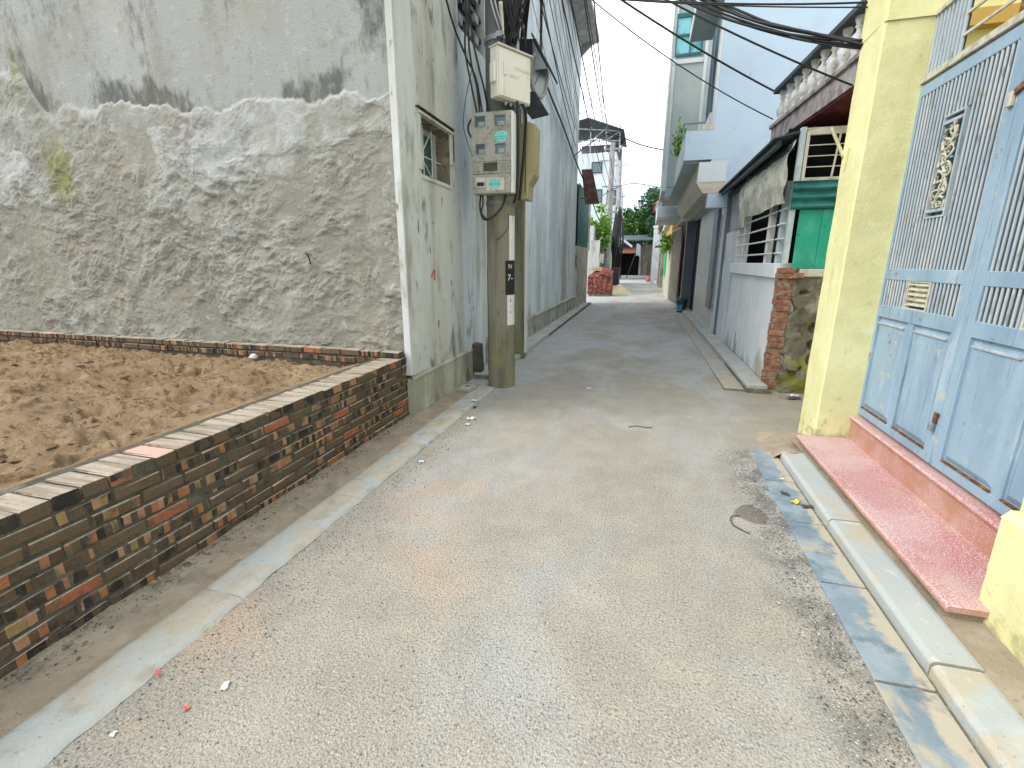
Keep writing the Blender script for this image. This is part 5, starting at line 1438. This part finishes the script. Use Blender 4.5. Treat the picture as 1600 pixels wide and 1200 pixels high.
box(-.71, -.50, 59.8, 60, 0, 2.62).build('door_jamb', M['concrete_grey'], eh)
lpole = tag(MB().tube([(-1.75, 50.5, 0), (-.95, 53.5, 2.75)], .05, 8).build('leaning_pole', M['dark_metal'], at=(-1.75, 50.5, 0)), 'thin dark pole leaning in front of the dark doorway', 'pole')
fc = MB().grid(16, 5, lambda u, v: (-1.6 + 2.0 * u, 49.5 + .9 * v + .3 * math.sin(u * 5), .02 + .05 * math.sin(u * 14) ** 2))
tag(fc.build('white_cloth', M['paper'], at=(-.6, 50, 0)), 'crumpled pale sheeting lying across the far end of the alley', 'sheeting')
cl = MB().grid(8, 10, lambda u, v: (-1.0 + .45 * u, 53.2 + .05 * math.sin(u * 7), 2.2 + 1.2 * v + .1 * math.sin(u * 5)))
tag(cl.build('hanging_cloth', M['paper'], at=(-.8, 53.2, 2.2)), 'pale cloth hanging by the top of the leaning pole', 'cloth')
tag(MB().lathe((.35, 41, 0), [(.16, 0), (.2, .1), (.18, .35), (.15, .5)], 10).build('clay_pot', M['redtile'], at=(.35, 41, 0)), 'brown clay pot at the foot of the plank gate', 'pot')

# ------------------------------------------------------------------ left far side
ww = thing('old_garden_wall', 'mouldy white garden wall behind the brick stack with a meter box', 'wall', (-2.6, 30, 0))
MB().prism([(-2.75, 24.4), (-2.55, 24.4), (-2.45, 38), (-2.65, 38)], 'z', -.05, 3.3).build('wall', M['oldwall'], ww)
box(-2.75, -2.2, 24.2, 24.38, -.05, 2.6).build('end_wall', M['oldwall'], ww)
mb2 = thing('meter_box', 'pale concrete meter box with four dark holes on the far garden wall', 'meter box', (-2.15, 26.4, 2))
box(-2.38, -1.98, 26.2, 26.5, 2.0, 2.62).build('body', M['concrete_grey'], mb2)
for dx in (-.12, .10):
    for dz in (.40, .14):
        box(-2.18 + dx - .05, -2.18 + dx + .05, 26.19, 26.1985, 2.0 + dz, 2.1 + dz).build('window', M['dark_metal'], mb2)
wb = thing('white_apartment_block', 'white four storey block with an open steel roof terrace', 'building', (-5.4, 46, 0))
box(-9.5, -2.95, 44, 54, -.05, 10.6).build('wall', M['paleblue'], wb)
box(-2.94, -2.66, 47, 54, -.05, 8.6).build('wing', M['paleblue'], wb)
for (x, z, w, h_) in ((-5.2, 3.3, .9, .6), (-4.0, 3.2, .8, 1.2), (-4.9, 6.6, .9, 1.1), (-3.6, 6.4, .8, 1.2), (-5.0, 9.0, .9, .9)):
    f_ = MB().holes('y', 43.93, 43.998, x, x + w, z, z + h_, [(x + .07, x + w - .07, z + .07, z + h_ - .07)]).build('window', M['dark_metal'], wb)
    box(x + .07, x + w - .07, 43.96, 43.97, z + .07, z + h_ - .07).build('pane', M['glass_green'], f_)
box(-3.5, -2.96, 43.97, 43.998, 6.5, 7.6).build('ochre_panel', M['ochre'], wb)
box(-4.3, -2.95, 43.9, 43.998, 10.0, 10.6).build('parapet', M['whitehouse'], wb)
rt = MB()
for x in (-6.6, -5.2, -3.9, -2.75):
    rt.bar((x, 44.2, 10.6), (x, 44.2, 12.7), .09)
    rt.bar((x, 48, 10.6), (x, 48, 12.0), .09)
rt.bar((-6.9, 44.2, 12.7), (-2.5, 44.2, 12.2), .09).bar((-6.6, 44.2, 11.7), (-2.75, 44.2, 11.5), .07).bar((-5.2, 44.2, 11.6), (-3.9, 44.2, 12.5), .07).bar((-3.9, 44.2, 11.6), (-2.75, 44.2, 12.2), .07)
rt.build('steel_frame', M['galv'], wb)
MB().prism([(-7.2, 12.9), (-5.4, 13.3), (-2.4, 12.2), (-2.4, 12.12), (-5.4, 13.2), (-7.2, 12.8)], 'y', 43.6, 50).build('terrace_roof', M['roofsheet'], wb)
box(-6.6, -2.8, 49.0, 49.1, 10.6, 12.3).build('terrace_screen', M['galv_dark'], wb)
MB().tube([(-5.3, 44.5, 12.9), (-5.3, 44.5, 15.6)], .03, 6).bar((-5.7, 44.5, 15.2), (-4.9, 44.5, 15.2), .03).bar((-5.6, 44.5, 14.8), (-5.0, 44.5, 14.8), .03).bar((-5.5, 44.5, 14.4), (-5.1, 44.5, 14.4), .03).build('aerial', M['galv'], wb)

# stack of new bricks on a pallet, under a red net
bs = thing('brick_stack', 'pallet of new red bricks under a red net with sand on top', 'brick stack', (-1.98, 23.2, 0))
me = box(-.105, .105, -.05, .05, 0, .062).mesh('brick')
me.materials.append(M['redpile'])
random.seed(3)
for lv in range(12):
    for k in range(5):
        x = -2.43 + .222 * k
        if lv > 8 and k > 3 or lv > 10 and k > 2:
            continue
        inst(me, 'brick', (x + random.gauss(0, .006), 22.72, .12 + .068 * lv), bs, (0, 0, random.gauss(0, .03)))
box(-2.53, -1.45, 22.79, 23.8, .12, .90).build('core', M['redpile'], bs)
for k in range(3):
    box(-2.5, -1.45, 22.7 + .45 * k, 22.8 + .45 * k, .0, .11).build('pallet_board', M['wood'], bs)
MB().grid(20, 12, lambda u, v: (-2.56 + 1.14 * u, 22.76 + 1.13 * v, .92 + .36 * math.sin(math.pi * min(1, max(.0, .95 - u * .75))) ** 1.2 - .30 * (1 - v) ** 4 + .03 * random.random())).build('net_cover', M['redtarp'], bs)
MB().grid(14, 8, lambda u, v: (-2.5 + .8 * u, 22.95 + .8 * v, 1.20 + .17 * math.sin(math.pi * (u * .7 + .1)) * math.sin(math.pi * v) - .12 * u * u)).build('sand_cap', M['sand'], bs)
sh_ = MB().grid(18, 14, lambda u, v: (-1.75 + 1.35 * u, 24.1 + 2.0 * v, .50 * max(0, 1 - math.hypot((u - .4) * 2, (v - .5) * 2)) ** .9 - .01))
M['pale_sand'] = wx('pale_sand', (.48, .40, .28), [dict(c=(.56, .48, .35), s=5)], .95, [(40, 1)])
tag(sh_.build('sand_heap', M['pale_sand'], at=(-1.2, 25, 0)), 'pale sand heap spilling behind the brick stack', 'sand heap')

# far poles, wrapped in cables
def far_pole(x, y, h, r, label):
    p = thing('utility_pole', label, 'utility pole', (x, y, 0), 'concrete poles down the alley')
    MB().lathe((x, y, -.1), [(r, 0), (r * .62, h + .1)], 14).build('shaft', M['concrete_grey'], p)
    for z in (h * .55, h * .72, h - .3):
        MB().bar((x - .45, y - .02, z), (x + .45, y - .02, z), .05, .07).build('crossarm', M['galv'], p)
        for d in (-.4, 0, .4):
            MB().lathe((x + d, y - .02, z + .04), [(.035, 0), (.045, .05), (.02, .11)], 8).build('insulator', M['white_paint'], p)
    return p
pA = far_pole(-2.02, 27.0, 7.55, .20, 'grey concrete pole rising behind the brick stack')
pB = far_pole(-2.05, 35.0, 8.2, .19, 'concrete pole carrying a thick dark bundle of cables')
pC = far_pole(-2.35, 41.0, 7.6, .18, 'farthest concrete pole, in front of the end house')
cbun = MB()
for k in range(44):
    a = random.random() * 6.3
    r_ = random.uniform(.15, .42)
    cbun.tube(smooth_path([(-1.98 + r_ * math.cos(a), 34.9 + r_ * math.sin(a), .2 + random.random()), (-1.98 + r_ * .8 * math.cos(a + .4), 34.9 + r_ * .8 * math.sin(a), 1.8), (-1.98 + r_ * math.cos(a + .8) * 1.1, 34.9 + r_ * math.sin(a), 3.0), (-2.0 + r_ * .6 * math.cos(a), 34.9, 4.3 + random.random())], 4), .035, 5)
tag(cbun.build('cable_bundle', M['cable'], at=(-2, 35, .2)), 'thick tangle of black cables hanging down the second far pole', 'cables', )
cab2 = thing('street_cabinet', 'dark street cabinet at the foot of the far pole with the cable tangle', 'cabinet', (-1.9, 34.2, 0))
box(-2.15, -1.65, 34.0, 34.4, 0, 1.15).build('body', M['dark_metal'], cab2)
box(-2.18, -1.62, 33.97, 34.43, 1.15, 1.2).build('lid', M['redgate'], cab2)
box(-1.70, -1.66, 33.98, 33.999, .2, 1.0).build('edge_strip', M['redtile'], cab2)

# ------------------------------------------------------------------ vegetation
def tree(name, label, x, y, h, R, n, m, seed, size, group=None):
    random.seed(seed)
    t = thing(name, label, 'tree', (x, y, 0), group)
    tr = MB().tube(smooth_path([(x, y, -.1), (x + .1, y, h * .3), (x - .05, y + .1, h * .6), (x + .1, y, h * .9)], 4), .16 + h * .012, 8, .05)
    cl_ = []
    for k in range(16):
        a = random.random() * 6.3
        z = h * random.uniform(.45, 1.0)
        r_ = R * random.uniform(.15, .8) * math.sqrt(max(.15, 1 - ((z / h - .68) / .40) ** 2))
        c = Vector((x + r_ * math.cos(a), y + r_ * math.sin(a), z))
        cl_.append((c, R * random.uniform(.22, .42)))
        tr.tube([(x, y, z * .7), tuple(c)], .05, 5, .015)
    tr.build('trunk', M['bark'], t)
    def fn():
        c, r_ = random.choice(cl_)
        d = Vector((random.gauss(0, 1), random.gauss(0, 1), random.gauss(0, .8))).normalized()
        return c + d * r_ * random.random() ** .4, d
    leafy(n, fn, size).build('crown', m, t)
    return t
G_ = 'trees behind the end of the alley'
tree('broadleaf_tree', 'tall blue-green tree rising above the end house on the right', .2, 66, 10.5, 3.2, 6000, M['leaf_far'], 1, .34, G_)
tree('broadleaf_tree', 'wide low tree directly behind the end house', -1.5, 66, 7.4, 3.4, 6500, M['leaf'], 2, .34, G_)
tree('broadleaf_tree', 'leafy crown beside the red tiled gable', 1.6, 62.5, 9.5, 2.4, 4500, M['leaf_far'], 3, .32, G_)
tree('broadleaf_tree', 'tree partly hidden by the white block and the far poles', -5.0, 72, 8, 3.2, 4000, M['leaf_far'], 4, .36, G_)
pp = thing('papaya_tree', 'light green papaya tree leaning over the old garden wall', 'tree', (-2.7, 27.5, 0))
MB().tube([(-2.35, 25.6, 0), (-2.4, 25.6, 2.2), (-2.5, 25.7, 3.4)], .08, 8, .05).build('trunk', M['bark'], pp)
random.seed(8)
cls = [Vector((-2.45 + random.gauss(0, .32), 25.6 + random.gauss(0, .4), 3.3 + random.gauss(0, .30))) for _ in range(12)] + [Vector((-2.15 + random.gauss(0, .13), 25.3, 2.65 + random.gauss(0, .25))) for _ in range(6)]
def pf():
    c = random.choice(cls)
    d = Vector((random.gauss(0, 1), random.gauss(0, 1), random.gauss(0, .7))).normalized()
    return c + d * .22 * random.random(), d
leafy(1500, pf, .17).build('crown', M['leaf_light'], pp)
sb = thing('shrub', 'small green shrub growing at the foot of the garden wall behind the bricks', 'shrub', (-2.3, 25.2, .5))
leafy(420, lambda: ((-2.16 + random.gauss(0, .13), 25.0 + random.gauss(0, .2), .95 + random.gauss(0, .25)), (0, 0, 1)), .13).build('foliage', M['leaf'], sb)

# ------------------------------------------------------------------ bin
bn = thing('bucket', 'dark blue bucket with a lid and blue label at the kerb', 'bucket', (1.22, 16.0, 0))
MB().lathe((1.20, 15.9, .0), [(.125, 0), (.16, .36)], 16).build('body', M['bin'], bn)
MB().lathe((1.20, 15.9, .36), [(.175, 0), (.18, .05), (.10, .08)], 16).build('lid', M['bin'], bn)
MB().grid(6, 2, lambda u, v: (1.20 + .148 * math.cos(3.6 + 1.2 * u), 15.9 + .148 * math.sin(3.6 + 1.2 * u), .06 + .22 * v)).build('label_strip', M['bin_blue'], bn)
MB().tube(smooth_path([(1.05, 15.9, .38), (1.12, 15.8, .50), (1.28, 15.8, .50), (1.35, 15.9, .38)], 4), .01, 6).build('handle', M['galv'], bn)

# ------------------------------------------------------------------ cables
def cable(path, r, label, m='cable', group=None, name='cable', n=6):
    o = MB().tube(path, r, n).build(name, M[m], at=tuple(path[0]))
    return tag(o, label, 'cable', group)
# bundle crossing the alley
random.seed(5)
A_, B_ = Vector((-1.62, 6.0, 5.72)), Vector((1.49, 4.67, 3.16))
bt = thing('cable_bundle', 'sagging bundle of black cables crossing the alley to the tall yellow post', 'cables', (-1.6, 5.6, 5))
for k in range(7):
    off = Vector((0, random.uniform(-.02, .02), random.uniform(-.02, .02)))
    p = sag(A_ + off * .6, B_ + off * 1.4, .30 + .012 * k + (.05 if k == 6 else 0), 26)
    if k < 4:
        p = [q + Vector((0, 0, .012 * math.sin(i * .8 + k))) for i, q in enumerate(p)]
    MB().tube(p, random.uniform(.007, .0115), 6).build('cable', M['cable'], bt)
G2 = 'thin cables strung across the alley'
cable(sag((-1.7, 6.4, 5.35), (1.62, 7.95, 3.80), .08, 20), .012, 'thin cable ending at the far corner of the balustrade', group=G2)
cable(sag((-1.6, 5.1, 4.85), (1.57, 5.0, 2.98), .09, 20), .008, 'thin cable sagging down to the maroon soffit', group=G2)
cable(sag((-1.55, 8.1, 5.75), (1.58, 7.9, 3.47), .14, 20), .008, 'slack thin cable ending at the foot of the balustrade', group=G2)
cable(sag((1.482, 4.68, 3.44), (-2.19, 4.62, 4.12), .10, 16), .007, 'cable rising from the tall yellow post out of the top of the picture', group=G2)
cable(sag((1.482, 4.66, 3.40), (-2.19, 4.50, 4.02), .07, 16), .005, 'lower of the two cables leaving the yellow post at the top edge', group=G2)
# along the left wall to pole A
G3 = 'black cables strung along the alley on the left'
TA = Vector((-2.0, 26.9, 5.4))
for k, (s0, lab) in enumerate((((-1.28, 5.75, 5.15), 'black cable along the pale blue wall, nearest the wall'), ((-1.18, 5.75, 5.2), 'middle black cable along the pale blue wall'), ((-1.02, 5.75, 5.3), 'black cable along the pale blue wall, farthest out'))):
    cable(sag(s0, TA + Vector((0.12 * k, 0, -.5 + .35 * k)), .35, 30), .011, lab, group=G3)
cable(sag((-1.3, 5.7, 6.6), (-2.02, 26.9, 7.2), .2, 20), .012, 'thin cable reaching the top of the pole behind the brick stack', group=G3)
cable(sag((-.95, 5.7, 5.9), (-2.0, 26.9, 6.4), .3, 20), .012, 'thin wire just right of the wall top against the sky', group=G3)
cable(smooth_path([(-1.30, 6.1, 5.6), (-1.75, 8.0, 5.2), (-2.12, 10.0, 5.05), (-2.12, 12.3, 4.72), (-2.12, 15.3, 4.28), (-2.08, 18, 3.95), (-2.1, 22, 3.4), (-2.0, 26.8, 3.1)], 6), .022, 'thick black cable sagging along the pale blue wall past the awning')
cable(smooth_path([(-2.19, 14.6, 4.5), (-1.95, 15.2, 4.85), (-1.46, 16, 5.34), (-.95, 15.8, 5.2), (-.38, 15.5, 4.90), (.2, 14.6, 4.55), (.62, 14.0, 4.36)], 6), .017, 'arched cable from the pale blue wall over to the blue balcony')
cable(smooth_path([(-2.12, 19, 3.7), (-1.95, 26.85, 5.25), (-.8, 23, 4.95), (.42, 18.6, 4.1)], 6), .019, 'cable from the far pole to the white balconies')
random.seed(31)
for k in range(9):
    a0 = (-1.45 + .03 * k, 5.75, 4.6 + .13 * k)
    b0 = (-2.16 + random.uniform(0, .02), 13.0 + .9 * k + random.random(), 4.9 + random.uniform(-.3, .5))
    cable(sag(a0, b0, random.uniform(.02, .22), 14), random.choice((.004, .006, .009)), 'thin black cable of the fan running from the pole top along the pale blue wall', group='fan of cables along the pale blue wall', n=5)
# mess at the top of the main pole
tg_ = thing('cable_tangle', 'dense tangle of black and white cables at the top of the main pole', 'cables', (PX, PY, 4))
random.seed(12)
for k in range(70):
    x0 = PX + random.uniform(.04, .36)
    p = [(x0 + random.gauss(0, .05), PY - .2 + random.gauss(0, .05), 5.4), (x0 + random.gauss(0, .06), PY - .22 + random.gauss(0, .05), 4.8), (x0 + random.gauss(0, .05), PY - .2, 4.35), (PX + .16 + random.gauss(0, .06), PY - .16 + random.uniform(0, .1), 3.82 + random.uniform(-.05, .1))]
    MB().tube(smooth_path(p, 4), random.choice((.006, .008, .011)), 5).build('cable', M['cable'], tg_)
for k in range(10):
    p = [(PX + .30 + random.gauss(0, .04), PY, 5.4), (PX + .30 + random.gauss(0, .03), PY + .12, 4.6), (PX + .20 + random.gauss(0, .03), PY + .35, 4.02)]
    MB().tube(smooth_path(p, 5), .008, 5).build('cable', M['cable'], tg_)
for k, dx in enumerate((-.06, -.02)):
    p = [(PX - .09 + dx, PY - .2, 5.0), (PX + dx - .02, PY - .22, 4.45), (PX + dx + .04, PY - .21, 4.15), (PX + .12 + dx, PY - .2, 3.92)]
    MB().tube(smooth_path(p, 5), .009, 6).build('white_cable', M['cable_white'], tg_)
MB().tube([(PX + .10, PY - .30, 4.12), (PX + .125, PY - .28, 3.84)], .024, 8, .009).build('insulator_cone', M['cream'], tg_)
MB().tube([(PX + .23, PY - .1, 4.1), (PX + .23, PY - .1, 3.72)], .02, 8).build('conduit', M['galv'], tg_)
lp_ = [(-1.30 + .34 * math.cos(a), 5.5 + .1 * math.sin(a * 2), 4.78 + .42 * math.sin(a)) for a in np.linspace(0, 6.3, 30)]
cl_ = thing('cable_coil', 'coiled loop of thick black cable hanging at the top edge beside the pole', 'cables', (-1.0, 5.5, 4.4))
for k in range(3):
    MB().tube([(x + .25, y + .03 * k, z + .012 * k) for x, y, z in lp_], .016, 6).build('loop', M['cable'], cl_)
MB().tube(smooth_path([(-1.2, 5.5, 4.5), (-1.1, 5.5, 4.25), (-.85, 5.5, 4.18), (-.62, 5.5, 4.4)], 5), .006, 5).build('loose_wire', M['cable_grey'], cl_)
# drops on the left of the pole
G4 = 'black drop cables left of the main pole'
drops = [([(-2.0, 5.55, 5.0), (-2.02, 5.5, 4.2), (-2.04, 5.48, 3.8), (-1.97, 5.45, 3.45), (-1.90, 5.45, 3.13)], 'leftmost drop cable beside the pole, bowed outwards'),
         ([(-1.94, 5.55, 5.0), (-2.0, 5.5, 4.1), (-1.98, 5.48, 3.7), (-1.90, 5.45, 3.4), (-1.87, 5.45, 3.13)], 'second drop cable beside the pole'),
         ([(-2.05, 5.55, 5.0), (-1.97, 5.5, 4.0), (-1.88, 5.46, 3.6), (-1.82, 5.44, 3.4), (-1.78, 5.50, 3.13)], 'drop cable crossing in front of its neighbours'),
         ([(-2.16, 4.9, 4.6), (-2.13, 5.3, 4.05), (-2.05, 5.5, 3.75), (-1.92, 5.47, 3.5), (-1.84, 5.45, 3.14)], 'drop cable coming off the stained wall')]
for p, lab in drops:
    cable(smooth_path(p, 5), .011, lab, group=G4)
cable(smooth_path([(-1.95, 5.45, 3.6), (-2.04, 5.44, 3.25), (-2.06, 5.44, 3.0), (-1.97, 5.44, 2.72)], 5), .004, 'thin wire looping beside the grey meter box')
cable(smooth_path([(-1.96, 5.44, 3.10), (-2.0, 5.43, 3.03), (-2.0, 5.43, 2.96), (-1.955, 5.44, 2.88)], 5), .012, 'short thick loop at the left edge of the grey meter box')
cable(smooth_path([(-1.88, 5.46, 2.30), (-1.87, 5.40, 2.15), (-1.82, 5.38, 2.03), (-1.72, 5.39, 2.05), (-1.62, 5.43, 2.16), (-1.58, 5.47, 2.30)], 5), .012, 'black cable loop hanging under the grey meter box')
cable(smooth_path([(-1.86, 5.47, 2.30), (-1.84, 5.42, 2.20), (-1.86, 5.42, 2.10), (-1.80, 5.45, 2.03)], 5), .009, 'second, smaller loop under the grey meter box')
cable(smooth_path([(-1.46, 5.5, 3.25), (-1.45, 5.52, 2.8), (-1.46, 5.5, 2.35), (-1.50, 5.50, 2.2)], 5), .016, 'black cable dropping between the grey and the olive meter boxes')
cable(smooth_path([(-1.53, 5.52, 3.3), (-1.40, 5.6, 3.2), (-1.42, 5.7, 2.9), (-1.46, 5.62, 2.25)], 5), .016, 'black cable passing behind the edge of the grey meter box')
cable(smooth_path([(-1.57, 5.52, 2.1), (-1.56, 5.49, 1.95), (-1.64, 5.49, 1.85), (-1.70, 5.48, 1.80)], 5), .004, 'thin wire end curling on the pole below the meter box')

# ------------------------------------------------------------------ litter
def scrap(name, x, y, w, h, rot, m, label, cat, lift=.004, z0=0.0):
    rr = random.Random(int(x * 1000) + int(y * 77))
    f = [rr.uniform(.6, 1) for _ in range(6)]
    def fn(u, v):
        a, b = (u - .5) * w * (f[0] if v < .5 else f[1]), (v - .5) * h * (f[2] if u < .5 else f[3])
        return (x + a * math.cos(rot) - b * math.sin(rot), y + a * math.sin(rot) + b * math.cos(rot), z0 + lift + .25 * min(w, h) * abs(math.sin(u * 5 + f[4] * 9) * math.sin(v * 4 + f[5] * 9)))
    return tag(MB().grid(7, 7, fn).build(name, M[m], at=(x, y, z0)), label, cat)
scrap('paper_scrap', -1.42, 1.08, .028, .05, .4, 'paper', 'torn white paper scrap lying alone on the near left asphalt', 'litter')
scrap('paper_scrap', -1.48, .97, .022, .03, 1.2, 'paper_red', 'faded pink scrap just below the torn white paper', 'litter')
scrap('paper_scrap', -1.71, 1.05, .022, .034, .7, 'paper_red', 'small red scrap on the near left kerb edge', 'litter', z0=.01)
scrap('paper_scrap', -1.63, .83, .02, .026, .3, 'paper', 'tiny white scrap at the bottom edge of the kerb', 'litter')
scrap('plastic_scrap', -1.62, 3.15, .07, .06, .3, 'paper_blue', 'pale blue plastic scrap at the middle of the left kerb', 'litter')
scrap('paper_scrap', -1.60, 4.25, .11, .07, .8, 'paper', 'crumpled white wrapper at the far end of the left kerb', 'litter')
scrap('paper_scrap', -1.58, 4.08, .06, .05, .2, 'paper', 'smaller white wrapper next to the crumpled one by the left kerb', 'litter')
scrap('paper_scrap', -1.76, 4.78, .09, .06, .2, 'paper', 'white scrap on the kerb stone near the pole', 'litter', z0=.03)
scrap('paper_scrap', -1.70, 4.62, .04, .09, .2, 'brown_leaf', 'dark scrap standing against the kerb near the pole', 'litter', z0=.0)
scrap('paper_scrap', -.58, 5.78, .07, .05, .1, 'paper', 'white scrap in the middle of the road beyond the pole', 'litter')
scrap('plastic_scrap', 1.80, 6.02, .16, .08, .1, 'paper_blue', 'pale plastic litter at the foot of the mossy wall', 'litter', lift=.02)
scrap('leaf', 1.78, 5.92, .20, .06, .3, 'brown_leaf', 'dark leaves beside the plastic litter at the mossy wall', 'leaf', lift=.012)
scrap('leaf', 1.07, 3.20, .10, .05, .9, 'yellow_leaf', 'bright yellow crumpled leaf in the gutter', 'leaf', z0=.01)
scrap('leaf', 1.12, 3.15, .07, .05, .2, 'brown_leaf', 'dark curled leaf touching the yellow leaf by the kerb', 'leaf', z0=.01)
scrap('leaf', 1.03, 3.30, .075, .04, 2.4, 'brown_leaf', 'dark curled leaf lying behind the yellow leaf', 'leaf', z0=.012)
scrap('paper_scrap', 1.07, 3.55, .06, .03, .2, 'cream', 'cream scrap on the gutter slab behind the leaves', 'litter', z0=.01)
twig = tag(MB().tube(smooth_path([(-.05, 4.42, .006), (.02, 4.46, .012), (.12, 4.45, .008), (.17, 4.47, .006)], 4), .004, 5).build('twig', M['brown_leaf'], at=(0, 4.4, 0)), 'thin curved twig in the middle of the road', 'twig')
tw2 = tag(MB().tube(smooth_path([(.68, 2.92, .006), (.63, 2.90, .010), (.62, 2.80, .008), (.70, 2.72, .006)], 4), .0035, 5).build('wire_offcut', M['brown_leaf'], at=(.65, 2.85, 0)), 'thin bent wire next to the dark stain on the road', 'wire')
random.seed(21)
tag(MB().lathe((-3.95, 3.98, sz(-3.95, 3.98)), [(.03, 0), (.05, .02), (.02, .05)], 8).build('plastic_cup', M['paper'], at=(-3.95, 3.98, .5)), 'small white rubbish on the sand by the brick ledge', 'litter')
for i, (x, y, r, lab) in enumerate(((-3.45, 2.05, .055, 'largest dark clod on the sand near the wall top'), (-3.35, 1.58, .05, 'long dark clod on the near sand'), (-3.35, 1.30, .035, 'small dark clod nearest the brick wall top'), (-4.3, 2.9, .035, 'dark clod in the middle of the sand'), (-3.5, 2.75, .03, 'small round clod right of the middle of the sand'))):
    o = shards(7, lambda: (x + random.gauss(0, r * .9), y + random.gauss(0, r * .35), sz(x, y) - .005, r * random.uniform(.5, .9))).build('soil_clod', M['clod'], at=(x, y, sz(x, y)))
    tag(o, lab, 'clod', 'dark clods on the sand')
